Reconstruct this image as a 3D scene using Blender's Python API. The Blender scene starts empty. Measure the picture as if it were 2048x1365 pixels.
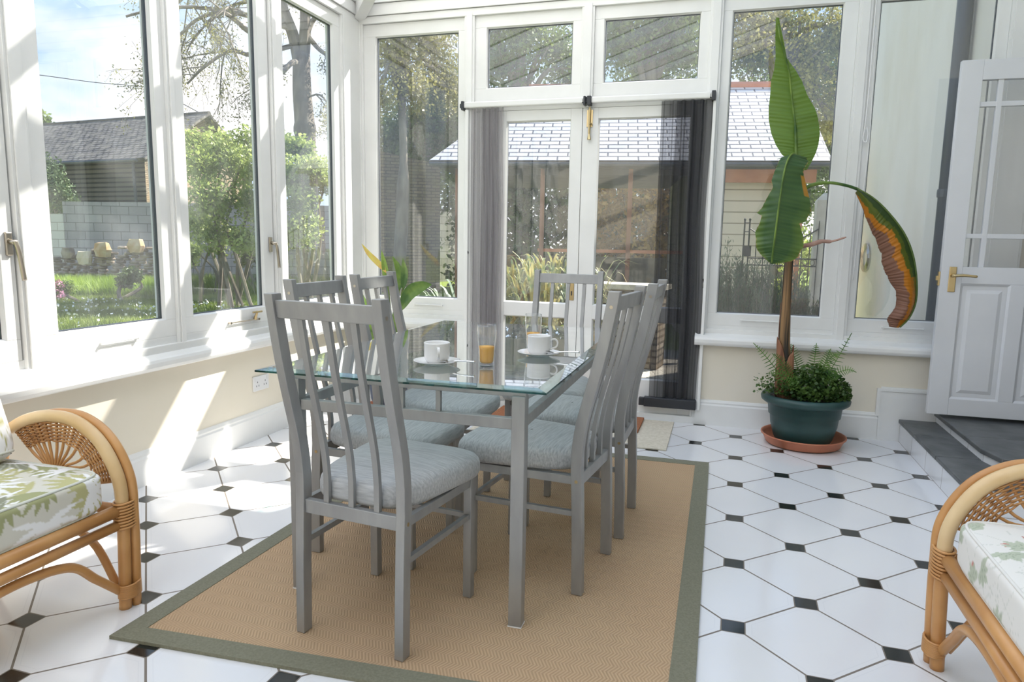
import bpy, math, random
import numpy as np
from mathutils import Vector, Matrix

random.seed(7)
rng = np.random.default_rng(11)
C = bpy.context.scene.collection
scn = bpy.context.scene

# ------------------------------------------------------------------ camera
CAM_H = 1.2
FOC = 1401.9                     # focal length for a 2048 px wide frame
YAW, PITCH, ROLL = -0.28953, 0.140666, 0.016676
def cam_axes():
    sy, cy = math.sin(YAW), math.cos(YAW); sp, cp = math.sin(PITCH), math.cos(PITCH)
    fwd = Vector((sy*cp, cy*cp, -sp)); right = Vector((cy, -sy, 0)); up = right.cross(fwd)
    c, s = math.cos(ROLL), math.sin(ROLL)
    return c*right + s*up, -s*right + c*up, fwd
RX, UX, WX = cam_axes()
cd = bpy.data.cameras.new('camera'); cam = bpy.data.objects.new('camera', cd); C.objects.link(cam)
cd.sensor_width = 36; cd.lens = FOC/2048*36; cd.clip_start = 0.05; cd.clip_end = 500
mw = Matrix((RX, UX, -WX)).transposed().to_4x4(); mw.translation = Vector((0, 0, CAM_H))
cam.matrix_world = mw
scn.camera = cam
def at(px, py, depth):
    """a point of the garden: bearing in the photograph and distance in metres"""
    d = WX + RX*((px-1024)/FOC) - UX*((py-682.5)/FOC)
    return Vector((0, 0, CAM_H)) + d*depth
GZ = -0.08                       # garden ground level

# ------------------------------------------------------------------ view, world, sun
scn.view_settings.view_transform = 'Standard'; scn.view_settings.look = 'None'
scn.view_settings.gamma = 1.0; scn.view_settings.exposure = 1.72
scn.view_settings.use_curve_mapping = False
scn.cycles.max_bounces = 10; scn.cycles.transparent_max_bounces = 32
scn.cycles.diffuse_bounces = 4; scn.cycles.glossy_bounces = 4
scn.cycles.sample_clamp_indirect = 6.0
scn.cycles.caustics_reflective = False; scn.cycles.caustics_refractive = False

w = bpy.data.worlds.new('sky'); scn.world = w; w.use_nodes = True
nt = w.node_tree; nt.nodes.clear()
def wn(t, **k):
    n = nt.nodes.new(t)
    for a, b in k.items(): setattr(n, a, b)
    return n
tc = wn('ShaderNodeTexCoord'); sep = wn('ShaderNodeSeparateXYZ'); nt.links.new(tc.outputs['Generated'], sep.inputs[0])
mp = wn('ShaderNodeMapping'); mp.inputs['Scale'].default_value = (1.0, 1.0, 2.2); mp.inputs['Location'].default_value = (0.35, 0.1, 0.0)
nt.links.new(tc.outputs['Generated'], mp.inputs[0])
nz = wn('ShaderNodeTexNoise'); nz.inputs['Scale'].default_value = 2.3; nz.inputs['Detail'].default_value = 8; nz.inputs['Roughness'].default_value = 0.55
nt.links.new(mp.outputs[0], nz.inputs[0])
ad = wn('ShaderNodeMath', operation='MULTIPLY_ADD'); ad.inputs[1].default_value = -0.42; ad.inputs[2].default_value = 0.16
nt.links.new(sep.outputs['Z'], ad.inputs[0])
ad2 = wn('ShaderNodeMath', operation='ADD'); nt.links.new(nz.outputs[0], ad2.inputs[0]); nt.links.new(ad.outputs[0], ad2.inputs[1])
cr = wn('ShaderNodeValToRGB'); cr.color_ramp.elements[0].position = 0.53; cr.color_ramp.elements[1].position = 0.70
nt.links.new(ad2.outputs[0], cr.inputs[0])
blue = wn('ShaderNodeValToRGB')
blue.color_ramp.elements[0].position = 0.0; blue.color_ramp.elements[0].color = (0.58, 0.76, 0.98, 1)
blue.color_ramp.elements[1].position = 0.7; blue.color_ramp.elements[1].color = (0.36, 0.56, 0.90, 1)
nt.links.new(sep.outputs['Z'], blue.inputs[0])
mx = wn('ShaderNodeMixRGB'); mx.inputs[2].default_value = (1.13, 1.10, 1.09, 1)
nt.links.new(cr.outputs[0], mx.inputs[0]); nt.links.new(blue.outputs[0], mx.inputs[1])
bg = wn('ShaderNodeBackground'); bg.inputs[1].default_value = 0.44
nt.links.new(mx.outputs[0], bg.inputs[0]); wo = wn('ShaderNodeOutputWorld'); nt.links.new(bg.outputs[0], wo.inputs[0])

SUN_DIR = Vector((-0.70, -1.0, -1.135)).normalized()
sl = bpy.data.lights.new('sun', 'SUN'); sl.energy = 5.0; sl.angle = math.radians(0.6); sl.color = (1.0, 0.95, 0.87)
so = bpy.data.objects.new('sun', sl); C.objects.link(so); so.location = (6, 9, 10)
so.rotation_euler = SUN_DIR.to_track_quat('-Z', 'Y').to_euler()

# ------------------------------------------------------------------ materials
def mat(name):
    m = bpy.data.materials.new(name); m.use_nodes = True
    t = m.node_tree; return m, t, t.nodes['Principled BSDF']
def nd(t, ty, ins=None, **k):
    n = t.nodes.new(ty)
    for a, b in k.items(): setattr(n, a, b)
    if ins:
        for a, b in ins.items():
            if hasattr(b, 'is_output') or isinstance(b, bpy.types.NodeSocket): t.links.new(b, n.inputs[a])
            else: n.inputs[a].default_value = b
    return n
def coords(t, kind='Object', scale=(1, 1, 1), rot=(0, 0, 0)):
    if kind == 'World':
        g = nd(t, 'ShaderNodeNewGeometry').outputs['Position']
    else: g = nd(t, 'ShaderNodeTexCoord').outputs[kind]
    return nd(t, 'ShaderNodeMapping', {0: g, 'Scale': scale, 'Rotation': rot}).outputs[0]
def c4(c): return (c[0], c[1], c[2], 1)
def ramp(t, fac, stops):
    r = nd(t, 'ShaderNodeValToRGB', {0: fac}); e = r.color_ramp.elements
    e[0].position, e[0].color = stops[0][0], c4(stops[0][1]); e[1].position, e[1].color = stops[-1][0], c4(stops[-1][1])
    for p, c in stops[1:-1]:
        x = e.new(p); x.color = c4(c)
    return r.outputs[0]
def mix(t, f, a, b):
    n = nd(t, 'ShaderNodeMixRGB'); 
    for i, v in ((0, f), (1, a), (2, b)):
        if isinstance(v, bpy.types.NodeSocket): t.links.new(v, n.inputs[i])
        else: n.inputs[i].default_value = c4(v) if i else v
    return n.outputs[0]
def mth(t, op, a, b=None, c=None):
    n = nd(t, 'ShaderNodeMath', operation=op)
    for i, v in enumerate((a, b, c)):
        if v is None: continue
        if isinstance(v, bpy.types.NodeSocket): t.links.new(v, n.inputs[i])
        else: n.inputs[i].default_value = v
    return n.outputs[0]
def bump(t, h, bs, strength=0.3, dist=0.01):
    b = nd(t, 'ShaderNodeBump', {'Height': h, 'Strength': strength, 'Distance': dist}); t.links.new(b.outputs[0], bs.inputs['Normal'])

def noisy(name, c1, c2, scale=8, rough=0.6, metallic=0, stretch=(1, 1, 1), detail=4, bmp=0.0, kind='Object', bd=0.005, lo=0.35, hi=0.65, spec=0.5, trans=0):
    m, t, b = mat(name)
    n = nd(t, 'ShaderNodeTexNoise', {'Vector': coords(t, kind, stretch), 'Scale': scale, 'Detail': detail})
    col = ramp(t, n.outputs[0], [(lo, c1), (hi, c2)])
    t.links.new(col, b.inputs['Base Color']); b.inputs['Roughness'].default_value = rough; b.inputs['Metallic'].default_value = metallic
    b.inputs['Specular IOR Level'].default_value = spec
    if bmp: bump(t, n.outputs[0], b, bmp, bd)
    if trans:
        tr = nd(t, 'ShaderNodeBsdfTranslucent', {0: col}); ms = nd(t, 'ShaderNodeMixShader', {0: trans, 1: b.outputs[0], 2: tr.outputs[0]})
        t.links.new(ms.outputs[0], t.nodes['Material Output'].inputs[0])
    return m
def plain(name, c, rough=0.5, metallic=0, spec=0.5):
    m, t, b = mat(name); b.inputs['Base Color'].default_value = c4(c); b.inputs['Roughness'].default_value = rough
    b.inputs['Metallic'].default_value = metallic; b.inputs['Specular IOR Level'].default_value = spec
    return m

M = {}
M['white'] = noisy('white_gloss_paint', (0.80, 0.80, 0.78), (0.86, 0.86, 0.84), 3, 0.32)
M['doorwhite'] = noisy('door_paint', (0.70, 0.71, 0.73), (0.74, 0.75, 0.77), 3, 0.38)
M['cream'] = noisy('cream_wall_paint', (0.80, 0.74, 0.61), (0.83, 0.77, 0.65), 2.5, 0.75)
M['render'] = noisy('cream_render', (0.74, 0.66, 0.54), (0.84, 0.78, 0.69), 1.1, 0.9, detail=6, kind='World', stretch=(1, 1, .45), lo=.3, hi=.55)
M['steel'] = noisy('silver_painted_steel', (0.30, 0.30, 0.30), (0.37, 0.37, 0.365), 22, 0.42, 0.45, stretch=(1, 1, .3), lo=.3, hi=.7)
M['brass'] = plain('brass', (0.60, 0.47, 0.26), 0.28, 1)
M['nickel'] = plain('aged_nickel', (0.50, 0.45, 0.38), 0.3, 1)
M['blackplastic'] = plain('black_plastic', (0.03, 0.033, 0.04), 0.4)
M['greyplastic'] = plain('downpipe_plastic', (0.055, 0.065, 0.08), 0.4)
M['china'] = plain('white_china', (0.80, 0.79, 0.77), 0.12)
M['chrome'] = plain('polished_steel', (0.75, 0.75, 0.75), 0.12, 1)
M['slate'] = noisy('slate_tile', (0.07, 0.075, 0.077), (0.13, 0.135, 0.135), 9, 0.42, bmp=0.4)
M['terracotta'] = noisy('terracotta_plastic', (0.50, 0.17, 0.09), (0.58, 0.22, 0.12), 6, 0.5)
M['greenpot'] = noisy('green_plastic_pot', (0.018, 0.055, 0.052), (0.035, 0.085, 0.08), 5, 0.42, lo=.4, hi=.7)
M['bluepot'] = plain('blue_pot_glaze', (0.03, 0.05, 0.11), 0.3)
M['soil'] = noisy('soil', (0.02, 0.015, 0.01), (0.06, 0.04, 0.03), 40, 0.95, bmp=.8)
M['juice'] = plain('orange_juice', (1.0, 0.47, 0.01), 0.35)
M['rattan'] = noisy('rattan_cane', (0.50, 0.235, 0.075), (0.66, 0.36, 0.14), 6, 0.33, stretch=(1, 1, 1), lo=.3, hi=.7)
M['rattan_pale'] = noisy('pale_rattan_cane', (0.66, 0.44, 0.21), (0.78, 0.58, 0.33), 5, 0.3)
M['wicker'] = noisy('wicker', (0.40, 0.18, 0.06), (0.62, 0.34, 0.14), 30, 0.5)
M['iron'] = plain('black_iron', (0.012, 0.014, 0.014), 0.5)
M['timber'] = noisy('brown_timber', (0.20, 0.08, 0.04), (0.32, 0.13, 0.06), 6, 0.7, stretch=(1, 1, .2))
M['orange_timber'] = noisy('orange_timber', (0.45, 0.16, 0.07), (0.55, 0.22, 0.10), 6, 0.7)
M['darktimber'] = noisy('dark_timber', (0.03, 0.035, 0.03), (0.07, 0.07, 0.06), 6, 0.8)
M['bark'] = noisy('bark', (0.12, 0.10, 0.08), (0.26, 0.23, 0.185), 4, 0.95, stretch=(1, 1, .3), bmp=.6, bd=.05, kind='World')
M['daisy'] = plain('petals', (0.85, 0.85, 0.8), 0.8)
M['pinkpetal'] = plain('pink_petals', (0.75, 0.35, 0.5), 0.8)
def leafm(name, a, b, scale, tr=0.35, rough=0.5): return noisy(name, a, b, scale, rough, kind='World', trans=tr, lo=.38, hi=.62)
M['leaf_olive'] = leafm('olive_spring_leaves', (0.13, 0.14, 0.045), (0.40, 0.37, 0.13), .9)
M['leaf_lime'] = leafm('lime_leaves', (0.18, 0.25, 0.05), (0.52, 0.60, 0.20), 2.6, .45)
M['leaf_dark'] = leafm('dark_leaves', (0.045, 0.085, 0.025), (0.15, 0.21, 0.06), 1.0, .25)
M['leaf_mid'] = leafm('mid_green_leaves', (0.08, 0.15, 0.04), (0.25, 0.32, 0.08), .8, .3)
M['leaf_conifer'] = leafm('conifer_needles', (0.07, 0.12, 0.05), (0.20, 0.27, 0.13), 2.0, .2)
M['rosemary'] = leafm('grey_green_needles', (0.07, 0.11, 0.065), (0.17, 0.22, 0.13), 6, .2)
M['phormium'] = leafm('strap_leaves', (0.12, 0.20, 0.10), (0.46, 0.40, 0.14), 7, .3)
M['spiky'] = leafm('silver_spikes', (0.22, 0.30, 0.20), (0.42, 0.48, 0.36), 6, .2)
M['grass'] = leafm('grass_blades', (0.10, 0.16, 0.025), (0.27, 0.34, 0.06), .8, .3)
M['tallgrass'] = leafm('tall_grass_blades', (0.18, 0.30, 0.03), (0.42, 0.55, 0.10), 1.5, .4)
M['hedge_brown'] = leafm('copper_leaves', (0.25, 0.14, 0.03), (0.45, 0.30, 0.08), 2, .3)
M['fern'] = leafm('fern_leaves', (0.05, 0.14, 0.02), (0.17, 0.30, 0.06), 14, .3)
M['clover'] = leafm('small_round_leaves', (0.025, 0.07, 0.012), (0.10, 0.18, 0.03), 16, .25)
M['strel'] = leafm('glossy_leaf', (0.045, 0.12, 0.02), (0.24, 0.36, 0.07), 6, .3, .35)
M['strel_dry'] = noisy('drying_leaf', (0.55, 0.25, 0.08), (0.65, 0.62, 0.12), 9, 0.6, kind='World')
M['sheath'] = noisy('dry_leaf_sheath', (0.13, 0.045, 0.022), (0.36, 0.17, 0.09), 12, 0.75, stretch=(3, 3, .25), bmp=.6, kind='World')
M['stemgreen'] = noisy('banana_stem_skin', (0.018, 0.014, 0.010), (0.30, 0.17, 0.07), 9, 0.5, stretch=(5, 5, .12), kind='World', lo=.42, hi=.62)
M['gravel'] = noisy('gravel', (0.28, 0.25, 0.20), (0.72, 0.68, 0.60), 45, 0.95, bmp=1.0, bd=.02, kind='World', detail=2, lo=.42, hi=.58)
M['matbeige'] = noisy('beige_wool', (0.60, 0.54, 0.43), (0.70, 0.64, 0.53), 60, 0.95, bmp=.4)
M['coir'] = noisy('coir', (0.30, 0.11, 0.05), (0.40, 0.16, 0.07), 80, 0.95, bmp=.5)
M['stonecap'] = noisy('pale_stone', (0.50, 0.46, 0.38), (0.66, 0.62, 0.53), 6, 0.9, kind='World')
M['piping'] = plain('pale_piping', (0.66, 0.67, 0.60), 0.8)
M['piping2'] = plain('cream_piping', (0.78, 0.76, 0.71), 0.8)
M['socket'] = plain('white_plastic', (0.80, 0.80, 0.80), 0.35)

def lawn_mat():
    m, t, b = mat('lawn_turf')
    v = coords(t, 'World')
    n = nd(t, 'ShaderNodeTexNoise', {'Vector': v, 'Scale': .6, 'Detail': 6}); n2 = nd(t, 'ShaderNodeTexNoise', {'Vector': v, 'Scale': 25, 'Detail': 4})
    c = mix(t, n.outputs[0], (0.09, 0.14, 0.02), (0.20, 0.27, 0.045)); c = mix(t, mth(t, 'MULTIPLY', n2.outputs[0], .7), c, (0.25, 0.32, 0.07))
    t.links.new(c, b.inputs['Base Color']); b.inputs['Roughness'].default_value = .95; b.inputs['Specular IOR Level'].default_value = .1
    bump(t, n2.outputs[0], b, .8, .03); return m
M['lawn'] = lawn_mat()

def glass_mat(name, tint=(0.97, 0.985, 0.98), boost=1.0, base=0.0, ior=1.5):
    m, t, b = mat(name); t.nodes.remove(b)
    tr = nd(t, 'ShaderNodeBsdfTransparent', {0: c4(tint)}); gl = nd(t, 'ShaderNodeBsdfGlossy', {0: (1, 1, 1, 1), 'Roughness': 0.0})
    ge = nd(t, 'ShaderNodeNewGeometry'); dt = nd(t, 'ShaderNodeVectorMath', operation='DOT_PRODUCT'); t.links.new(ge.outputs['Incoming'], dt.inputs[0]); t.links.new(ge.outputs['Normal'], dt.inputs[1])
    c_ = mth(t, 'SUBTRACT', 1.0, mth(t, 'ABSOLUTE', dt.outputs['Value'])); fr = mth(t, 'MULTIPLY_ADD', mth(t, 'POWER', c_, 5.0), .96, .04)   # Schlick reflectance, same from both sides
    f = mth(t, 'MULTIPLY_ADD', fr, boost, base)
    f = mth(t, 'MINIMUM', f, 0.95)
    ms = nd(t, 'ShaderNodeMixShader', {0: f, 1: tr.outputs[0], 2: gl.outputs[0]})
    t.links.new(ms.outputs[0], t.nodes['Material Output'].inputs[0]); return m
M['pane'] = glass_mat('window_glass', (0.865, 0.865, 0.86), 2.2)
M['roofpane'] = glass_mat('roof_glass', (0.93, 0.94, 0.94), 1.0)
_t = M['roofpane'].node_tree; _o = _t.nodes['Material Output']; _s = _o.inputs[0].links[0].from_socket   # translucent share added so the sunlit roof brightens the room
_tl = nd(_t, 'ShaderNodeBsdfTranslucent', {0: (0.95, 0.92, 0.90, 1)}); _m = nd(_t, 'ShaderNodeMixShader', {0: 0.55, 1: _s, 2: _tl.outputs[0]}); _t.links.new(_m.outputs[0], _o.inputs[0])
M['tableglass'] = glass_mat('table_glass', (0.90, 0.955, 0.94), 1.9)
M['tablebevel'] = glass_mat('bevelled_green_glass', (0.50, 0.76, 0.72), 1.6, .0)
M['tableedge'] = glass_mat('dark_glass_edge', (0.05, 0.17, 0.16), .8, .0)
M['tumbler'] = glass_mat('drinking_glass', (0.965, 0.97, 0.97), 1.8, 0.0)
def add_haze(m, f):  # pale diffuse mix painted over the glass as a veil of haze
    t = m.node_tree; o = t.nodes['Material Output']; s_ = o.inputs[0].links[0].from_socket
    d = nd(t, 'ShaderNodeBsdfDiffuse', {0: (0.85, 0.86, 0.86, 1)}); n = nd(t, 'ShaderNodeTexNoise', {'Vector': coords(t, 'World', (7, 7, 1.2)), 'Scale': 1.2, 'Detail': 5})
    k_ = mth(t, 'MULTIPLY', ramp(t, n.outputs[0], [(.3, (.45, .45, .45)), (.75, (1.5, 1.5, 1.5))]), f)
    x = nd(t, 'ShaderNodeMixShader', {0: k_, 1: s_, 2: d.outputs[0]}); t.links.new(x.outputs[0], o.inputs[0])
add_haze(M['pane'], .095); add_haze(M['tableglass'], .035); add_haze(M['tablebevel'], .03)
def net_mat(name, col, f):
    m, t, b = mat(name); b.inputs['Base Color'].default_value = c4(col); b.inputs['Roughness'].default_value = .8
    tr = nd(t, 'ShaderNodeBsdfTransparent'); lw = nd(t, 'ShaderNodeLayerWeight', {'Blend': .35})
    ff = mth(t, 'MINIMUM', mth(t, 'MULTIPLY_ADD', lw.outputs['Facing'], .55, f), .97)
    ms = nd(t, 'ShaderNodeMixShader', {0: ff, 1: tr.outputs[0], 2: b.outputs[0]})
    t.links.new(ms.outputs[0], t.nodes['Material Output'].inputs[0]); return m
M['net'] = net_mat('black_fly_screen', (0.035, 0.035, 0.04), .60)
M['net_sunlit'] = net_mat('sunlit_fly_screen', (0.27, 0.25, 0.265), .40)  # sunlight on the left black net painted as a paler grey

def floor_mat():
    m, t, b = mat('octagon_and_dot_tiles')
    a = 0.19536*1.2; th = -0.01779; x0, y0 = 0.09355, 2.19911
    p = nd(t, 'ShaderNodeSeparateXYZ', {0: nd(t, 'ShaderNodeNewGeometry').outputs['Position']})
    X = mth(t, 'SUBTRACT', p.outputs[0], x0); Y = mth(t, 'SUBTRACT', p.outputs[1], y0)
    c, s = math.cos(th), math.sin(th)
    U = mth(t, 'ADD', mth(t, 'MULTIPLY', X, c), mth(t, 'MULTIPLY', Y, s)); V = mth(t, 'SUBTRACT', mth(t, 'MULTIPLY', Y, c), mth(t, 'MULTIPLY', X, s))
    P = mth(t, 'MULTIPLY', mth(t, 'ADD', U, V), 1/(2*a)); Q = mth(t, 'MULTIPLY', mth(t, 'SUBTRACT', U, V), 1/(2*a))
    dp = mth(t, 'SUBTRACT', P, mth(t, 'ROUND', P)); dq = mth(t, 'SUBTRACT', Q, mth(t, 'ROUND', Q))
    lp = mth(t, 'MULTIPLY', mth(t, 'MINIMUM', mth(t, 'ABSOLUTE', dp), mth(t, 'ABSOLUTE', dq)), 2*a/math.sqrt(2))
    uu = mth(t, 'ABSOLUTE', mth(t, 'MULTIPLY', mth(t, 'ADD', dp, dq), a)); vv = mth(t, 'ABSOLUTE', mth(t, 'MULTIPLY', mth(t, 'SUBTRACT', dp, dq), a))
    md = mth(t, 'MAXIMUM', uu, vv)
    dot = mth(t, 'LESS_THAN', md, .0345); dotg = mth(t, 'LESS_THAN', md, .0385); gr = mth(t, 'LESS_THAN', lp, .0034)
    grout = mth(t, 'MAXIMUM', gr, dotg)
    # embossed frame line inside each white tile, its shading drawn as faint grey
    r1 = mth(t, 'MULTIPLY', mth(t, 'GREATER_THAN', lp, .017), mth(t, 'LESS_THAN', lp, .0195))
    r1 = mth(t, 'MULTIPLY', r1, mth(t, 'GREATER_THAN', md, .058))
    r2 = mth(t, 'MULTIPLY', mth(t, 'GREATER_THAN', md, .0555), mth(t, 'LESS_THAN', md, .058))
    r2 = mth(t, 'MULTIPLY', r2, mth(t, 'GREATER_THAN', lp, .017))
    ring = mth(t, 'MAXIMUM', r1, r2)
    n = nd(t, 'ShaderNodeTexNoise', {'Vector': coords(t, 'World'), 'Scale': 2.0, 'Detail': 5})
    white = mix(t, n.outputs[0], (0.77, 0.77, 0.785), (0.83, 0.83, 0.84)); white = mix(t, mth(t, 'MULTIPLY', ring, .25), white, (0.62, 0.63, 0.66))
    c1 = mix(t, grout, white, (0.20, 0.17, 0.14)); c2 = mix(t, dot, c1, (0.018, 0.020, 0.018))
    t.links.new(c2, b.inputs['Base Color'])
    ro = mth(t, 'MULTIPLY_ADD', mth(t, 'SUBTRACT', grout, dot), .5, .13); t.links.new(ro, b.inputs['Roughness'])
    g2 = mth(t, 'SUBTRACT', grout, dot); bump(t, mth(t, 'MULTIPLY', g2, -1.0), b, .4, .002)
    return m
M['floor'] = floor_mat()

def jute_mat():
    m, t, b = mat('herringbone_jute')
    p = nd(t, 'ShaderNodeSeparateXYZ', {0: nd(t, 'ShaderNodeNewGeometry').outputs['Position']})
    band = mth(t, 'PINGPONG', p.outputs[1], .032)
    ph = mth(t, 'MULTIPLY', mth(t, 'ADD', p.outputs[0], mth(t, 'MULTIPLY', band, .55)), 2*math.pi/.0105)
    s = mth(t, 'MULTIPLY_ADD', mth(t, 'SINE', ph), .5, .5)
    n = nd(t, 'ShaderNodeTexNoise', {'Vector': coords(t, 'World', (60, 200, 1)), 'Scale': 2, 'Detail': 3}); n2 = nd(t, 'ShaderNodeTexNoise', {'Vector': coords(t, 'World'), 'Scale': 1.6, 'Detail': 4})
    c = mix(t, s, (0.40, 0.27, 0.155), (0.56, 0.395, 0.25)); c = mix(t, mth(t, 'MULTIPLY', n.outputs[0], .35), c, (0.62, 0.46, 0.31))
    c = mix(t, mth(t, 'MULTIPLY', mth(t, 'SUBTRACT', n2.outputs[0], .35), .5), c, (0.42, 0.24, 0.14))
    t.links.new(c, b.inputs['Base Color']); b.inputs['Roughness'].default_value = .95; b.inputs['Specular IOR Level'].default_value = .1
    bump(t, s, b, .5, .003); return m
M['jute'] = jute_mat()
M['rugborder'] = noisy('olive_cotton_border', (0.185, 0.18, 0.125), (0.225, 0.22, 0.16), 150, .95)

def fabric_mat():
    m, t, b = mat('grey_chenille')
    n = nd(t, 'ShaderNodeTexNoise', {'Vector': coords(t, 'Object', (10, 120, 60)), 'Scale': 1.6, 'Detail': 4})
    c = ramp(t, n.outputs[0], [(.3, (0.32, 0.325, 0.33)), (.7, (0.50, 0.505, 0.507))])
    t.links.new(c, b.inputs['Base Color']); b.inputs['Roughness'].default_value = .9; b.inputs['Sheen Weight'].default_value = .3
    bump(t, n.outputs[0], b, .5, .004); return m
M['fabric'] = fabric_mat()

def brick_mat(name, c1, c2, mortar, bw, bh, ms=.01, rough=.9, off=.5, axis='front', bmp=.5, metal=0, spec=.3, var=.6, stain=None):
    m, t, b = mat(name)
    uv = nd(t, 'ShaderNodeUVMap').outputs[0]
    br = nd(t, 'ShaderNodeTexBrick', {'Vector': uv, 'Color1': c4(c1), 'Color2': c4(c2), 'Mortar': c4(mortar), 'Scale': 1.0, 'Mortar Size': ms, 'Mortar Smooth': .1, 'Brick Width': bw, 'Row Height': bh, 'Bias': 0.0})
    br.offset = off
    n = nd(t, 'ShaderNodeTexNoise', {'Vector': uv, 'Scale': 3.0, 'Detail': 6})
    col = br.outputs[0]
    if stain: col = mix(t, mth(t, 'MULTIPLY', ramp(t, n.outputs[0], [(.4, (0, 0, 0)), (.7, (1, 1, 1))]), var), col, stain)
    t.links.new(col, b.inputs['Base Color']); b.inputs['Roughness'].default_value = rough; b.inputs['Specular IOR Level'].default_value = spec
    bump(t, mth(t, 'MULTIPLY', br.outputs[1], -1.0), b, bmp, .012); return m
M['block'] = brick_mat('grey_concrete_blocks', (0.40, 0.375, 0.365), (0.47, 0.445, 0.43), (0.22, 0.21, 0.20), .44, .215, .010, stain=(0.31, 0.30, 0.295), var=.5)
M['block_sunlit'] = brick_mat('sunlit_concrete_blocks', (0.62, 0.59, 0.53), (0.70, 0.67, 0.60), (0.42, 0.38, 0.32), .44, .215, .012)  # same blocks in sun, the light painted as a paler tone
M['barnslate'] = brick_mat('weathered_slates', (0.13, 0.125, 0.12), (0.19, 0.18, 0.175), (0.04, 0.04, 0.04), .28, .20, .035, stain=(0.27, 0.25, 0.21), var=.7, bmp=1, rough=.75, spec=.15)
M['slate_sheen'] = brick_mat('sheen_pale_slates', (0.56, 0.55, 0.57), (0.70, 0.69, 0.71), (0.10, 0.10, 0.12), .27, .108, .012, rough=.38, bmp=1.0, spec=.8)  # bright sky sheen on the slates put into the pale base colour
M['clap_dark'] = brick_mat('weathered_weatherboard', (0.13, 0.115, 0.095), (0.16, 0.14, 0.115), (0.03, 0.028, 0.025), 40, .16, .03, bmp=1)
M['clap_cream'] = brick_mat('cream_weatherboard', (0.77, 0.68, 0.58), (0.80, 0.71, 0.61), (0.40, 0.34, 0.26), 40, .15, .008, bmp=.8)
M['rubble'] = brick_mat('rubble_stone', (0.20, 0.17, 0.13), (0.38, 0.33, 0.26), (0.06, 0.05, 0.04), .22, .065, .012, stain=(0.45, 0.30, 0.16), var=.5, bmp=1)
M['rubble_shaded'] = brick_mat('shaded_rubble', (0.10, 0.08, 0.055), (0.19, 0.15, 0.10), (0.04, 0.035, 0.03), .22, .075, .012, stain=(0.14, 0.13, 0.06), var=.6, bmp=1)  # shade on the stonework painted in as darker tones
M['tileriser'] = brick_mat('white_riser_tiles', (0.74, 0.75, 0.77), (0.78, 0.79, 0.8), (0.40, 0.38, 0.36), .30, 1.0, .003, rough=.2, off=0)

def vcol_mat(name, rough=.6, trans=0.0, bmp=0, sheen=0):
    m, t, b = mat(name); a = nd(t, 'ShaderNodeVertexColor', layer_name='tone')
    t.links.new(a.outputs[0], b.inputs['Base Color']); b.inputs['Roughness'].default_value = rough
    if bmp: bump(t, a.outputs[0], b, bmp, .004)
    if trans:
        tr = nd(t, 'ShaderNodeBsdfTranslucent', {0: a.outputs[0]}); ms = nd(t, 'ShaderNodeMixShader', {0: trans, 1: b.outputs[0], 2: tr.outputs[0]})
        t.links.new(ms.outputs[0], t.nodes['Material Output'].inputs[0])
    return m
M['print'] = vcol_mat('printed_cotton', .85)
M['bananaleaf'] = vcol_mat('banana_leaf', .38, .35, .25)

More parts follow.
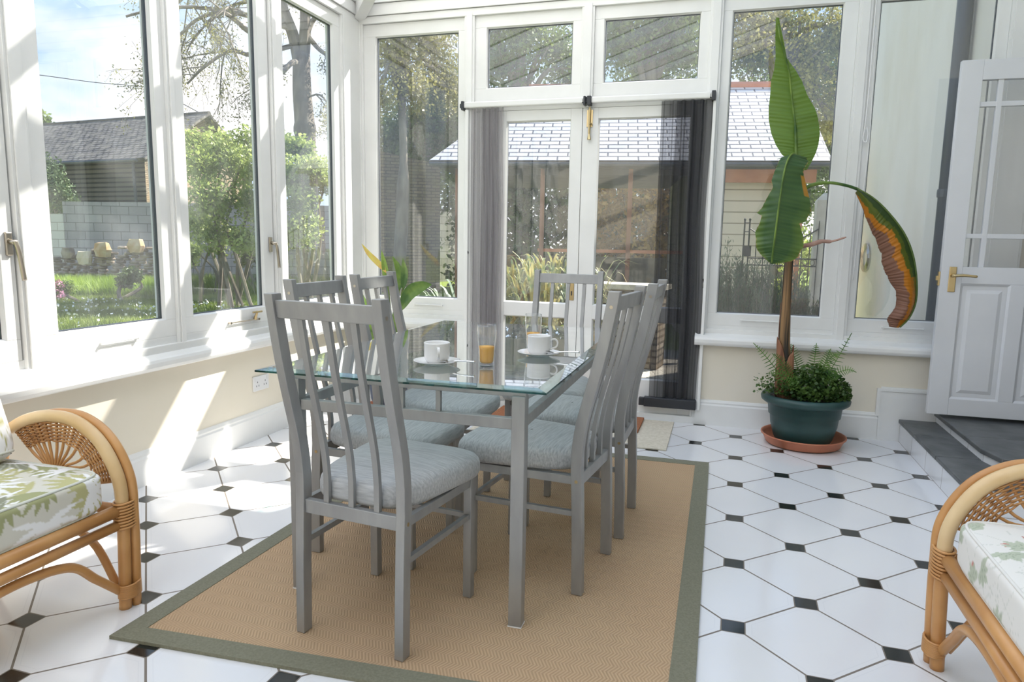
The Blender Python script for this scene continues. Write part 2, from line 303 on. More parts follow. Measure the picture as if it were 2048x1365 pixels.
# ------------------------------------------------------------------ mesh helpers
class MB:
    def __init__(s): s.v = []; s.f = []; s.m = []; s.uv = {}; s.k = 0
    def add(s, vs, fs, mi=None, uvs=None):
        o = len(s.v); s.v += [tuple(p) for p in vs]
        for i, f in enumerate(fs):
            if uvs: s.uv[len(s.f)] = uvs[i]
            s.f.append([o+j for j in f]); s.m.append(s.k if mi is None else mi)
        return s
    def box(s, x0, x1, y0, y1, z0, z1, mi=None, bev=0.0):
        if x0 > x1: x0, x1 = x1, x0
        if y0 > y1: y0, y1 = y1, y0
        if z0 > z1: z0, z1 = z1, z0
        vs = [(x, y, z) for z in (z0, z1) for y in (y0, y1) for x in (x0, x1)]
        return s.add(vs, [(0, 2, 3, 1), (4, 5, 7, 6), (0, 1, 5, 4), (1, 3, 7, 5), (3, 2, 6, 7), (2, 0, 4, 6)], mi)
    def quad(s, a, b, c, d, mi=None, uv=None):
        return s.add([a, b, c, d], [(0, 1, 2, 3)], mi, [uv] if uv else None)
    def sweep(s, pts, sec, up=(0, 0, 1), cap=True, scl=None, mi=None, fixed=None):
        """sweep a closed section (list of (u,v)) along pts. u = side axis, v = normal axis"""
        pts = [Vector(p) for p in pts]; n = len(pts); m = len(sec); vs = []
        ref = Vector(up)
        for i, p in enumerate(pts):
            d = (pts[min(i+1, n-1)] - pts[max(i-1, 0)])
            if d.length < 1e-9: d = Vector((0, 0, 1))
            d.normalize()
            if fixed: u, v = Vector(fixed[0]), Vector(fixed[1])
            else:
                u = d.cross(ref)
                if u.length < 1e-3: u = d.cross(Vector((1, 0, 0)) if abs(d.x) < .9 else Vector((0, 1, 0)))
                u.normalize(); v = u.cross(d).normalized(); 
                ref = v
            k = scl[i] if scl else 1
            for (a, b) in sec: vs.append(p + u*a*k + v*b*k)
        fs = []
        for i in range(n-1):
            for j in range(m):
                j2 = (j+1) % m; fs.append((i*m+j, i*m+j2, (i+1)*m+j2, (i+1)*m+j))
        if cap: fs.append(tuple(range(m))[::-1]); fs.append(tuple((n-1)*m+j for j in range(m)))
        return s.add(vs, fs, mi)
    def tube(s, pts, r, n=8, mi=None, cap=True):
        sec = [(math.cos(2*math.pi*k/n), math.sin(2*math.pi*k/n)) for k in range(n)]
        rs = r if isinstance(r, (list, tuple)) else [r]*len(pts)
        return s.sweep(pts, sec, up=(0.13, 0.21, 0.97), scl=list(rs), mi=mi, cap=cap)
    def lathe(s, prof, cx=0, cy=0, n=32, mi=None, sx=1, sy=1):
        vs = []; fs = []
        for (r, z) in prof:
            for k in range(n):
                a = 2*math.pi*k/n; vs.append((cx+r*math.cos(a)*sx, cy+r*math.sin(a)*sy, z))
        for i in range(len(prof)-1):
            for k in range(n):
                k2 = (k+1) % n; fs.append((i*n+k, i*n+k2, (i+1)*n+k2, (i+1)*n+k))
        return s.add(vs, fs, mi)
    def grid(s, P, mi=None, uvf=None):
        """P[i][j] array of points"""
        R, Cn = len(P), len(P[0]); vs = [p for row in P for p in row]
        fs = [(i*Cn+j, i*Cn+j+1, (i+1)*Cn+j+1, (i+1)*Cn+j) for i in range(R-1) for j in range(Cn-1)]
        return s.add(vs, fs, mi)
    def wall(s, a, b, z0, z1, thick=0, mi=None):
        """vertical quad(s) from a to b (xy) with metre uvs; thick > 0 makes a slab going to the left-hand side"""
        a = Vector((a[0], a[1])); b = Vector((b[0], b[1])); L = (b-a).length
        za0, zb0 = z0 if isinstance(z0, tuple) else (z0, z0); za1, zb1 = z1 if isinstance(z1, tuple) else (z1, z1)
        d = (b-a)/L; nrm = Vector((-d.y, d.x))*thick
        F = lambda p, z: (p.x, p.y, z)
        s.quad(F(a, za0), F(b, zb0), F(b, zb1), F(a, za1), mi, [(0, za0), (L, zb0), (L, zb1), (0, za1)])
        if thick:
            a2, b2 = a+nrm, b+nrm
            s.quad(F(b2, zb0), F(a2, za0), F(a2, za1), F(b2, zb1), mi, [(0, zb0), (L, za0), (L, za1), (0, zb1)])
            s.quad(F(a, za1), F(b, zb1), F(b2, zb1), F(a2, za1), mi, [(0, 0), (L, 0), (L, thick), (0, thick)])
            s.quad(F(b, zb0), F(b2, zb0), F(b2, zb1), F(b, zb1), mi, [(0, zb0), (thick, zb0), (thick, zb1), (0, zb1)])
            s.quad(F(a2, za0), F(a, za0), F(a, za1), F(a2, za1), mi, [(0, za0), (thick, za0), (thick, za1), (0, za1)])
        return s

def part(name, mb, m, parent=None, smooth=False, bevel=0, world=False, vcol=None, solid=0, sub=0, label=None, stuff=False):
    me = bpy.data.meshes.new(name); vs = mb.v
    if world and parent is not None:
        inv = parent['_inv'] if '_inv' in parent else None
        off = Vector(wloc(parent)); rz = wrot(parent); c_, s_ = math.cos(-rz), math.sin(-rz)
        vs = [((x-off.x)*c_-(y-off.y)*s_, (x-off.x)*s_+(y-off.y)*c_, z-off.z) for x, y, z in vs]
    me.from_pydata(vs, [], mb.f)
    ms = m if isinstance(m, (list, tuple)) else [m]
    for q in ms: me.materials.append(q)
    if len(ms) > 1: me.polygons.foreach_set('material_index', mb.m)
    if mb.uv:
        uvl = me.uv_layers.new(name='UVMap')
        for pi, uv in mb.uv.items():
            ls = me.polygons[pi].loop_start
            for k, q in enumerate(uv): uvl.data[ls+k].uv = q
    if vcol is not None:
        ca = me.color_attributes.new('tone', 'FLOAT_COLOR', 'POINT'); ca.data.foreach_set('color', np.asarray(vcol, dtype=np.float32).ravel())
    if smooth: me.polygons.foreach_set('use_smooth', [True]*len(me.polygons))
    me.update()
    o = bpy.data.objects.new(name, me); C.objects.link(o)
    if parent is not None: o.parent = parent
    if bevel:
        b = o.modifiers.new('bevel', 'BEVEL'); b.width = bevel; b.segments = 2; b.limit_method = 'ANGLE'
    if solid:
        q = o.modifiers.new('solid', 'SOLIDIFY'); q.thickness = solid; q.offset = 0
    if sub:
        q = o.modifiers.new('sub', 'SUBSURF'); q.levels = sub; q.render_levels = sub
    if label: o['label'] = label
    if stuff: o['kind'] = 'stuff'
    return o
def wloc(o):
    l = Vector(o.location)
    while o.parent: o = o.parent; l += Vector(o.location)
    return l
def wrot(o): return o.rotation_euler.z
def tag(o, label=None, cat=None, group=None, kind=None):
    if label: o['label'] = label
    if cat: o['category'] = cat
    if group: o['group'] = group
    if kind: o['kind'] = kind
    return o
def thing(name, label, cat, loc=(0, 0, 0), rz=0, group=None):
    o = bpy.data.objects.new(name, None); C.objects.link(o); o.empty_display_size = .1
    o.location = loc; o.rotation_euler = (0, 0, rz); return tag(o, label, cat, group)
def single(name, mb, m, label, cat, **k):
    g = k.pop('group', None); kd = k.pop('kind', None)
    return tag(part(name, mb, m, **k), label, cat, g, kd)
def struct(name, mb, m, label=None, cat=None, **k):
    o = part(name, mb, m, **k)
    if o.parent is None: tag(o, label, cat, kind='structure')
    return o
def sroot(name, label, cat, loc=(0, 0, 0), rz=0): return tag(thing(name, label, cat, loc, rz), kind='structure')
def copy_tree(o, parent=None):
    c = o.copy(); C.objects.link(c); c.parent = parent
    for ch in list(o.children): copy_tree(ch, c)
    return c
def bez(p, n=12):
    """smooth curve through control points (catmull-rom)"""
    P = [Vector(q) for q in p]; P = [2*P[0]-P[1]] + P + [2*P[-1]-P[-2]]; out = []
    for i in range(1, len(P)-2):
        for k in range(n):
            t = k/n; a, b, c, d = P[i-1], P[i], P[i+1], P[i+2]
            out.append(.5*((2*b)+(-a+c)*t+(2*a-5*b+4*c-d)*t*t+(-a+3*b-3*c+d)*t**3))
    out.append(P[-2]); return out
def lerp(xs, ys, x): return float(np.interp(x, xs, ys))

# ================================================================== ROOM SHELL
XL, YB, XR, YF = -2.635, 4.80, 2.05, -1.6      # plaster faces
LF, BF = -2.65, 4.82                           # window frame faces (left x, back y)

mb = MB().quad((XL-.1, YF, 0), (XR+.9, YF, 0), (XR+.9, YB+.25, 0), (XL-.1, YB+.25, 0))
mb.quad((XL-.1, YB+.25, -.03), (XR+.9, YB+.25, -.03), (XR+.9, YF, -.03), (XL-.1, YF, -.03))
struct('floor', mb, M['floor'], 'white octagonal floor tiles with small black square insets', 'floor')

# left dwarf wall, back dwarf walls
struct('wall_left', MB().box(XL-.22, XL, YF, YB+.2, 0, .60), M['cream'], 'low cream wall under the long run of left windows', 'wall')
mb = MB().box(XL-.1, -1.79, YB, YB+.2, 0, .60); mb.box(-.13, XR, YB, YB+.2, 0, .60)
struct('wall_back', mb, M['cream'], 'low cream walls either side of the French doors', 'wall')
mb = MB()
mb.box(XR, XR+.15, YF, 3.75, 0, 4.5); mb.box(XR, XR+.15, 3.75, YB+.1, 2.3, 4.5); mb.box(XR, XR+.15, 4.62, YB+.1, 0, 2.3)
struct('wall_right', mb, M['cream'], 'cream house wall with the inner doorway, right of the steps', 'wall')
struct('wall_front', MB().box(XL-.2, XR+.15, YF-.15, YF, 0, 3.0), M['cream'], 'cream wall behind the viewer', 'wall')

# skirtings with a moulded top
def skirt_sec(): return [(0, 0), (.018, 0), (.018, .135), (.012, .145), (.014, .155), (.008, .168), (0, .172)]
def skirt(pts, sgn=1):
    m_ = MB(); sec = [(a*sgn, b) for a, b in skirt_sec()]
    return m_.sweep(pts, sec, up=(0, 0, 1))
mb = MB()
for i, (a, b) in enumerate([((XL, YF, 0), (XL, YB, 0))]):
    P = []
    for q in (a, b): P.append([(q[0]+u, q[1], v) for u, v in skirt_sec()])
    mb.grid(P)
struct('baseboard_left', mb, M['white'], 'white moulded skirting board along the left wall', 'baseboard')
mb = MB()
def bk(x0, x1, dz=0):
    mb.grid([[(x, YB-u, v if (v < .1) else v+dz) for u, v in skirt_sec()] for x in (x1, x0)])
bk(XL, -1.80); bk(-.13, .985)
mb.box(.984, 1.9, YB-.018, YB-.001, 0, .315); mb.box(.990, 1.9, YB-.024, YB-.001, .315, .330); mb.box(.990, 1.9, YB-.012, YB-.001, .330, .340); mb.box(.968, .990, YB-.024, YB-.001, .155, .330)
struct('baseboard_back', mb, M['white'], 'white skirting board stepping up beside the slate steps', 'baseboard')

# window sills
nose = [(0, 0), (-.006, .004), (-.012, .018), (-.012, .034), (-.006, .048), (0, .054)]
mb = MB()
sec = [(0.0, .545), (.055, .545), (.066, .552), (.072, .565), (.072, .585), (.066, .598), (.055, .605), (0, .622), (-.06, .64), (-.06, .545)]
def sill(a, b, f): 
    P = [[f(s_, u, v) for u, v in sec+[sec[0]]] for s_ in (a, b)]; mb.grid(P)
    mb.add([f(a, u, v) for u, v in sec], [tuple(range(len(sec)))]); mb.add([f(b, u, v) for u, v in sec], [tuple(range(len(sec)))[::-1]])
sill(YF, YB+.05, lambda s_, u, v: (XL+u, s_, v+.012))
struct('trim_1', mb, M['white'], 'wide glossy white window sill along the left windows', 'window sill', smooth=False)
mb = MB(); sill(-2.6, -1.77, lambda s_, u, v: (s_, YB-u, v)); sill(-.155, 1.72, lambda s_, u, v: (s_, YB-u, v))
struct('trim_2', mb, M['white'], 'white moulded window sill along the back windows', 'window sill')

# mapping helpers: a = along wall, z = height, d = outwards from the frame face
def Lm(a, z, d): return (LF-d, a, z)
def Bm(a, z, d): return (a, BF+d, z)
def fbox(m_, f, a0, a1, z0, z1, d0, d1, mi=None):
    vs = [f(a, z, d) for d in (d0, d1) for z in (z0, z1) for a in (a0, a1)]
    m_.add(vs, [(0, 1, 3, 2), (4, 6, 7, 5), (0, 4, 5, 1), (1, 5, 7, 3), (3, 7, 6, 2), (2, 6, 4, 0)], mi)
def frame(m_, f, o, g, d0=0, d1=.06, bead=.008):
    """rectangular frame with bevelled glazing beads: o, g = (a0,a1,z0,z1)"""
    fbox(m_, f, o[0], o[1], g[3], o[3], d0, d1); fbox(m_, f, o[0], o[1], o[2], g[2], d0, d1)
    fbox(m_, f, o[0], g[0], g[2], g[3], d0, d1); fbox(m_, f, g[1], o[1], g[2], g[3], d0, d1)
    k = bead; a0, a1, z0, z1 = g
    ring0 = [(a0, z0), (a1, z0), (a1, z1), (a0, z1)]; ring1 = [(a0+k, z0+k), (a1-k, z0+k), (a1-k, z1-k), (a0+k, z1-k)]
    for i in range(4):
        j = (i+1) % 4
        m_.quad(f(*ring0[i], d0+.004), f(*ring0[j], d0+.004), f(*ring1[j], d0+.02), f(*ring1[i], d0+.02))
def pane(m_, f, g, d=.024, t=.004):
    a0, a1, z0, z1 = g
    m_.quad(f(a0, z0, d), f(a1, z0, d), f(a1, z1, d), f(a0, z1, d))
def window(n, f, o, g, label, d0=0, seal=True, extra=None):
    cx = (o[0]+o[1])/2; r = sroot('window_%d' % n, label, 'window', f(cx, o[2], 0))
    m_ = MB(); frame(m_, f, o, g, d0); part('window_frame', m_, M['white'], r, world=True, bevel=.002)
    m_ = MB(); k = .007; q = (g[0]+k, g[1]-k, g[2]+k, g[3]-k)
    frame(m_, f, g, (q[0]+.003, q[1]-.003, q[2]+.003, q[3]-.003), d0+.018, d0+.03, .001); part('glazing_seal', m_, M['greyplastic'], r, world=True)
    m_ = MB(); pane(m_, f, q, d0+.024); part('window_pane', m_, M['pane'], r, world=True)
    return r
ZT, ZB = 2.655, .785
window(1, Lm, (1.35, 2.078, .70, 2.74), (1.43, 2.022, ZB, ZT), 'leftmost opening window with a nickel handle on its right stile')
window(2, Lm, (2.165, 2.905, .70, 2.74), (2.245, 2.838, ZB, ZT), 'large left window showing the barn and the block wall')
window(3, Lm, (2.955, 3.735, .70, 2.74), (3.03, 3.640, ZB, ZT), 'middle left window showing the leafy shrub')
window(4, Lm, (3.80, 4.56, .70, 2.74), (3.885, 4.475, ZB, ZT), 'left window nearest the corner showing the tree trunk')
window(5, Bm, (-2.602, -1.812, .69, 2.74), (-2.507, -1.862, .775, ZT), 'tall back window left of the French doors')
window(6, Bm, (-1.738, -.985, 2.165, 2.742), (-1.655, -1.046, 2.255, 2.662), 'fanlight above the left French door')
window(7, Bm, (-.90, -.165, 2.165, 2.742), (-.838, -.221, 2.255, 2.662), 'fanlight above the right French door')
window(8, Bm, (-.085, .69, .675, 2.72), (-.030, .611, .752, 2.655), 'tall back window behind the banana plant')
window(9, Bm, (.765, 1.48, .675, 2.72), (.805, 1.42, .752, 2.655), 'back window on the right showing the cream outer wall and downpipe')
# two more windows of the left run, towards the viewer
window(10, Lm, (.55, 1.28, .70, 2.74), (.63, 1.20, ZB, ZT), 'left window beyond the frame edge')
window(11, Lm, (-.25, .48, .70, 2.74), (-.17, .40, ZB, ZT), 'left window beside the viewer')
window(12, Lm, (-1.05, -.32, .70, 2.74), (-.97, -.40, ZB, ZT), 'left window behind the viewer')

# posts, rails and eaves
mb = MB()
for a0, a1 in ((-1.6, -1.05), (-.32, -.25), (.48, .55), (1.28, 1.35), (2.085, 2.165), (2.905, 2.955), (3.742, 3.80), (4.56, 4.86)):
    fbox(mb, Lm, a0, a1, .62, 2.76, -.018, .09)
    fbox(mb, Lm, a0+.012, a1-.012, .62, 2.76, -.026, -.018)
fbox(mb, Lm, YF, YB, .60, .70, .0, .09); fbox(mb, Lm, YF, YB, .60, .665, -.03, .0)
struct('trim_3', mb, M['white'], 'white posts between the left windows', 'window posts', bevel=.002)
mb = MB()
for a0, a1 in ((-2.72, -2.602), (-1.812, -1.738), (-.985, -.90), (-.165, -.085), (.69, .765), (1.48, 1.66)):
    z0 = 2.165 if a0 == -.985 else (.02 if a0 in (-1.812, -.165) else .62)
    fbox(mb, Bm, a0, a1, z0, 2.76, -.018, .09)
    if a1-a0 > .074: fbox(mb, Bm, a0+.015, a1-.015, z0, 2.76, -.026, -.018)
fbox(mb, Bm, -2.65, -1.8, .60, .69, 0, .09); fbox(mb, Bm, -.13, 1.66, .60, .675, 0, .09)
fbox(mb, Bm, -2.65, -1.8, .60, .65, -.02, 0); fbox(mb, Bm, -.10, 1.66, .60, .65, -.02, 0)
fbox(mb, Bm, -1.745, -.16, 2.102, 2.164, .002, .08)
struct('trim_4', mb, M['white'], 'white posts and rails of the glazed back wall', 'window posts', bevel=.002)
mb = MB()
for (z0, z1, d0) in ((2.742, 2.79, -.022), (2.793, 2.87, -.034), (2.873, 2.95, -.05), (2.953, 3.03, -.066)):
    fbox(mb, Lm, YF, YB+.05, z0, z1, d0, .12); fbox(mb, Bm, -2.75, 1.72, z0, z1, d0, .12)
struct('trim_5', mb, M['white'], 'white grooved eaves boards above all the windows', 'eaves', bevel=.002)

# glazed roof: left slope, back slope, hip
EZ, SL = 3.02, .34
def rz_(x, y): return EZ + SL*min(x-(LF-.05), (BF+.05)-y)
mb = MB(); sec = [(-.025, -.05), (.025, -.05), (.025, .04), (-.025, .04)]
xl, yb = LF-.05, BF+.05
for y in np.arange(-1.5, 4.6, .62):
    xe = min(2.05, xl+(yb-y)); mb.sweep([(xl, y, EZ), (xe, y, EZ+SL*(xe-xl))], sec)
for x in np.arange(xl+.55, 2.0, .62):
    ye = yb-(x-xl); mb.sweep([(x, yb, EZ), (x, ye, EZ+SL*(yb-ye))], sec)
sec2 = [(-.04, -.07), (.04, -.07), (.04, .05), (-.04, .05)]
mb.sweep([(xl+.03, yb-.03, EZ-.20), (2.05, yb-(2.05-xl), EZ+SL*(2.05-xl)-.02)], sec2)
mb.sweep([(2.03, YF, EZ+SL*(2.05-xl)), (2.03, yb-(2.05-xl), EZ+SL*(2.05-xl))], sec2)
ceil = tag(part('ceiling', mb, M['white'], bevel=.003), 'white rafters of the glazed lean-to roof', 'ceiling', kind='structure')
mb = MB(); zt = EZ+SL*(2.05-xl)
mb.add([(xl, YF, EZ+.045), (2.05, YF, zt+.045), (2.05, yb-(2.05-xl), zt+.045), (xl, yb, EZ+.045), (2.05, yb, EZ+.045)], [(0, 1, 2, 3), (3, 2, 4)])
part('roof_glass', mb, M['roofpane'], ceil)

# ------------------------------------------------------------------ French doors (door_1 left leaf, door_2 right leaf)
def french(n, o, ga, label, hside):
    r = sroot('door_%d' % n, label, 'door', Bm((o[0]+o[1])/2, .05, 0))
    m_ = MB(); f = Bm
    z = (.045, .27, .675, .772, 2.03, 2.10)
    fbox(m_, f, o[0], ga[0], z[0], z[5], 0, .045); fbox(m_, f, ga[1], o[1], z[0], z[5], 0, .045)
    for a, b in ((z[0], z[1]), (z[2], z[3]), (z[4], z[5])): fbox(m_, f, ga[0], ga[1], a, b, 0, .045)
    for g in ((ga[0], ga[1], z[1], z[2]), (ga[0], ga[1], z[3], z[4])):
        k = .008; r0 = [(g[0], g[2]), (g[1], g[2]), (g[1], g[3]), (g[0], g[3])]; r1 = [(g[0]+k, g[2]+k), (g[1]-k, g[2]+k), (g[1]-k, g[3]-k), (g[0]+k, g[3]-k)]
        for i in range(4):
            j = (i+1) % 4; m_.quad(f(*r0[i], .004), f(*r0[j], .004), f(*r1[j], .02), f(*r1[i], .02))
    part('door_frame', m_, M['white'], r, world=True, bevel=.002)
    for g in ((ga[0], ga[1], z[1], z[2]), (ga[0], ga[1], z[3], z[4])):
        m_ = MB(); frame(m_, f, g, (g[0]+.006, g[1]-.006, g[2]+.006, g[3]-.006), .018, .03, .001); part('glazing_seal', m_, M['greyplastic'], r, world=True)
        m_ = MB(); pane(m_, f, g); part('door_pane', m_, M['pane'], r, world=True)
    return r
dl = french(1, (-1.738, -.967), (-1.503, -1.044), 'left French door with a brass keyhole plate', 1)
dr = french(2, (-.963, -.165), (-.857, -.250), 'right French door with a brass bolt at the top of its stile', 0)
mb = MB(); fbox(mb, Bm, -1.022, -.990, .80, .93, -.006, 0); part('keyhole_plate', mb, M['brass'], dl, world=True, bevel=.004)
mb = MB(); fbox(mb, Bm, -1.010, -1.002, .835, .865, -.009, -.005); part('keyhole', mb, M['blackplastic'], dl, world=True)
mb = MB(); fbox(mb, Bm, -.935, -.895, 1.975, 2.085, -.006, 0); mb.tube([Bm(-.915, 1.93, -.016), Bm(-.915, 2.10, -.016)], .008); mb.tube([Bm(-.915, 1.93, -.016), Bm(-.913, 1.89, -.02)], [.006, .014]); mb.tube([Bm(-.915, 2.0, -.016), Bm(-.90, 1.99, -.035)], .006)
part('bolt', mb, M['brass'], dr, world=True)
mb = MB(); mb.box(-1.80, -.10, BF-.03, BF+.12, 0, .045)
struct('trim_6', mb, M['white'], 'white threshold under the French doors', 'threshold')

# ------------------------------------------------------------------ retractable fly screens with top rail
def screen(label, x0, x1, xr0, xr1, m_net, seed):
    r = thing('fly_screen', label, 'screen', (x0, 4.775, 0), group='fly screens over the French doors')
    m_ = MB(); m_.box(xr0, xr1, 4.755, 4.80, 2.120, 2.160); part('top_rail', m_, M['white'], r, world=True, bevel=.008)
    rr = random.Random(seed); n = 70; P = []
    W = x1-x0
    for zi in np.linspace(.15, 2.118, 30):
        row = []
        for k in range(n+1):
            s_ = k/n; a = .007*math.sin(s_*2*math.pi*6+.8*math.sin(zi*2+seed)) + .004*math.sin(s_*2*math.pi*11+zi*3)
            row.append((x0+W*s_+.006*math.sin(zi*5+seed)*(s_), 4.782+a, zi))
        P.append(row)
    m_ = MB().grid(P); part('netting', m_, m_net, r, world=True, smooth=True)
    P = [[(x, y+.012, z) for x, y, z in row[int(n*.3):int(n*.85)]] for row in P]
    m_ = MB().grid(P); part('netting', m_, m_net, r, world=True, smooth=True)
    return r
s1 = screen('sunlit fly screen gathered at the left end of its white top rail', -1.745, -1.505, -1.80, -.945, M['net_sunlit'], 1)
s2 = screen('black fly screen gathered on the right beside the cream wall', -.44, -.125, -.90, -.115, M['net'], 4)
for r, xs in ((s1, ((-1.815, -1.795), (-.950, -.935))), (s2, ((-.925, -.898), (-.13, -.105)))):
    for a, b in xs:
        mb = MB().box(a, b, 4.745, 4.80, 2.105, 2.165); mb.box(a-.012, a, 4.755, 4.775, 2.12, 2.15)
        part('end_bracket', mb, M['blackplastic'], r, world=True, bevel=.004)
for r, a, b in ((s1, -1.775, -1.47), (s2, -.47, -.125)):
    mb = MB().box(a, b, 4.75, 4.80, .10, .165); mb.box(a-.035, a, 4.755, 4.79, .105, .16); part('bottom_bar', mb, M['blackplastic'], r, world=True, bevel=.004)
mb = MB().box(-1.79, -1.765, 4.765, 4.80, .10, 2.11); part('side_channel', mb, M['white'], s1, world=True, bevel=.003)
mb = MB().box(-.118, -.098, 4.765, 4.80, .10, 2.11); part('side_channel', mb, M['white'], s2, world=True, bevel=.003)
# small dark cleats on the posts
for i, (x, z, lab) in enumerate(((-1.775, 1.12, 'small dark cord cleat on the post left of the French doors, upper one'), (-1.775, .56, 'small dark cord cleat low on the post left of the French doors'), (-.118, .95, 'small dark cord cleat on the post right of the French doors'))):
    mb = MB(); mb.tube([(x, 4.79, z-.03), (x+.008, 4.775, z), (x-.004, 4.77, z+.03)], [.004, .008, .005]); single('cord_cleat', mb, M['iron'], lab, 'cleat', group='cord cleats')

# ------------------------------------------------------------------ casement handles and stays
def handle(par, y, z):
    m_ = MB(); m_.box(LF, LF+.012, y-.013, y+.013, z-.045, z+.045)
    p_ = part('handle_plate', m_, M['white'] if False else M['nickel'], par, world=True, bevel=.003)
    m_ = MB(); m_.tube([(LF+.01, y, z+.01), (LF+.045, y, z+.005)], .010)
    m_.tube(bez([(LF+.045, y-.004, z+.012), (LF+.05, y+.004, z-.03), (LF+.05, y+.018, z-.14)]), .009)
    part('handle', m_, M['nickel'], par, world=True, smooth=True)
wobj = {o.name: o for o in C.objects}
handle(wobj['window_1'], 2.055, 1.16); handle(wobj['window_3'], 3.70, 1.16)
def stay(par, f, a0, a1, z, m_=None, knob=True):
    b = MB(); b.tube([f(a0, z, -.012), f(a1, z, -.012)], .005); b.tube([f(a0, z, 0), f(a0, z, -.02)], .007); b.tube([f(a1, z, 0), f(a1, z, -.02)], .007)
    part('window_stay', b, m_ or M['white'], par, world=True)
stay(wobj['window_2'], Lm, 2.45, 2.65, .72); stay(wobj['window_3'], Lm, 3.30, 3.55, .72, M['nickel'])
mb = MB(); mb.tube([Lm(3.52, .72, -.01), Lm(3.52, .77, -.03)], [.010, .006]); mb.tube([Lm(3.48, .765, -.03), Lm(3.56, .765, -.03)], .006); part('stay_knob', mb, M['brass'], wobj['window_3'], world=True)
stay(wobj['window_5'], Bm, -2.20, -1.98, .725); stay(wobj['window_8'], Bm, .13, .36, .715); stay(wobj['window_9'], Bm, .97, 1.20, .71)

# double socket
sk = thing('wall_socket', 'white double power socket on the low left wall', 'socket', (XL, 3.54, .335))
mb = MB().box(XL, XL+.010, 3.467, 3.613, .290, .378); part('faceplate', mb, M['socket'], sk, world=True, bevel=.003)
for dy in (-.036, .036):
    mb = MB(); 
    for a, b in ((0, .018), (-.011, -.004), (.011, -.004)): mb.box(XL+.010, XL+.0108, 3.54+dy+a-.002, 3.54+dy+a+.002, .325+b-.005, .325+b+.005)
    part('pin_holes', mb, M['blackplastic'], sk, world=True)
    mb = MB().box(XL+.010, XL+.014, 3.54+dy-.006+(.02 if dy > 0 else -.02), 3.54+dy+.006+(.02 if dy > 0 else -.02), .350, .368); part('switch', mb, M['socket'], sk, world=True, bevel=.001)
# cord hanging beside the right back window
mb = MB(); mb.tube(bez([(.775, 4.79, 2.72), (.775, 4.785, 2.2), (.770, 4.782, 1.93), (.765, 4.782, 1.85), (.782, 4.78, 1.83), (.790, 4.782, 1.87), (.783, 4.785, 1.92)], 8), .004)
mb.tube(bez([(.785, 4.79, 2.5), (.795, 4.785, 2.1), (.800, 4.785, 1.8), (.785, 4.785, 1.4), (.775, 4.79, 1.0)], 8), .0025)
single('hanging_cord', mb, M['socket'], 'thin white cord looped beside the right back window', 'cord', smooth=True)

# ------------------------------------------------------------------ slate steps
st = sroot('trim_7', 'two slate-topped white-tiled steps up to the inner door', 'steps', (1.11, 3.5, 0))
mb = MB(); mb.wall((1.112, 4.78), (1.112, 3.54), 0, .125, 0); mb.wall((1.112, 3.54), (2.05, 3.54), 0, .125, 0)
mb.wall((1.305, 4.78), (1.305, 3.95), .14, .185, 0); mb.wall((1.305, 3.95), (1.34, 3.80), .14, .185, 0); mb.wall((1.34, 3.80), (2.05, 3.62), .14, .185, 0)
part('riser', mb, M['tileriser'], st, world=True)
def slab(name, poly, z0, z1):
    n = len(poly); m_ = MB(); m_.add([(x, y, z0) for x, y in poly]+[(x, y, z1) for x, y in poly], [tuple(range(n))[::-1], tuple(range(n, 2*n))]+[(i, (i+1) % n, n+(i+1) % n, n+i) for i in range(n)])
    return part(name, m_, M['slate'], st, world=True, bevel=.004)
ys = [4.778, 4.40, 3.97, 3.525]
for a, b in zip(ys[:-1], ys[1:]): slab('slate_tread', [(1.10, a-.003), (1.10, b+.002), (1.7, b+.002), (1.7, a-.003)], .122, .145)
slab('slate_tread', [(1.70, 4.77), (1.70, 3.525), (2.05, 3.525), (2.05, 4.77)], .122, .145)
slab('slate_tread', [(1.29, 4.77), (1.29, 4.20), (2.9, 4.20), (2.9, 4.77)], .185, .21)
slab('slate_tread', [(1.29, 4.195), (1.29, 3.95), (1.33, 3.785), (2.05, 3.60), (2.9, 3.60), (2.9, 4.195)], .185, .21)

# ------------------------------------------------------------------ inner door (standing open)
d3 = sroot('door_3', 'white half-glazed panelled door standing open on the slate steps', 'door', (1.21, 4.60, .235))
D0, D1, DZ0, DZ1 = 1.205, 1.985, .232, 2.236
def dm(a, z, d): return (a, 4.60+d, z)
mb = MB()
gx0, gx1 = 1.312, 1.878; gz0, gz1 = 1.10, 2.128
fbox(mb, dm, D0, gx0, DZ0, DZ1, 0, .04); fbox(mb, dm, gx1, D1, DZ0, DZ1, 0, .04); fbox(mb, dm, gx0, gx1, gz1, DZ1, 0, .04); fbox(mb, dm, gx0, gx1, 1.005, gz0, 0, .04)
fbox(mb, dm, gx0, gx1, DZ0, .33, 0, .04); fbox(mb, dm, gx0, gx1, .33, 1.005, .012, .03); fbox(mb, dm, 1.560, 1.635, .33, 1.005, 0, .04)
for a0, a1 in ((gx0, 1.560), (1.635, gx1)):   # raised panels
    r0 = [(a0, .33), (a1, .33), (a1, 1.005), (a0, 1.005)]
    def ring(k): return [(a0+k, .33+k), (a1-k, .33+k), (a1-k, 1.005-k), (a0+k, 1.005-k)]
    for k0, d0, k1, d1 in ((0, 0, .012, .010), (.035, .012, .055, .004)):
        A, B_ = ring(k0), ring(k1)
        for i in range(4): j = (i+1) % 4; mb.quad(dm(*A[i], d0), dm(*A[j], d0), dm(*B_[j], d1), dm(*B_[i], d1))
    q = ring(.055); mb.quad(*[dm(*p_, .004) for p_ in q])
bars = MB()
xs = [gx0, 1.392, 1.418, 1.772, 1.798, gx1]; zs = [gz0, 1.262, 1.288, 1.985, 2.012, gz1]
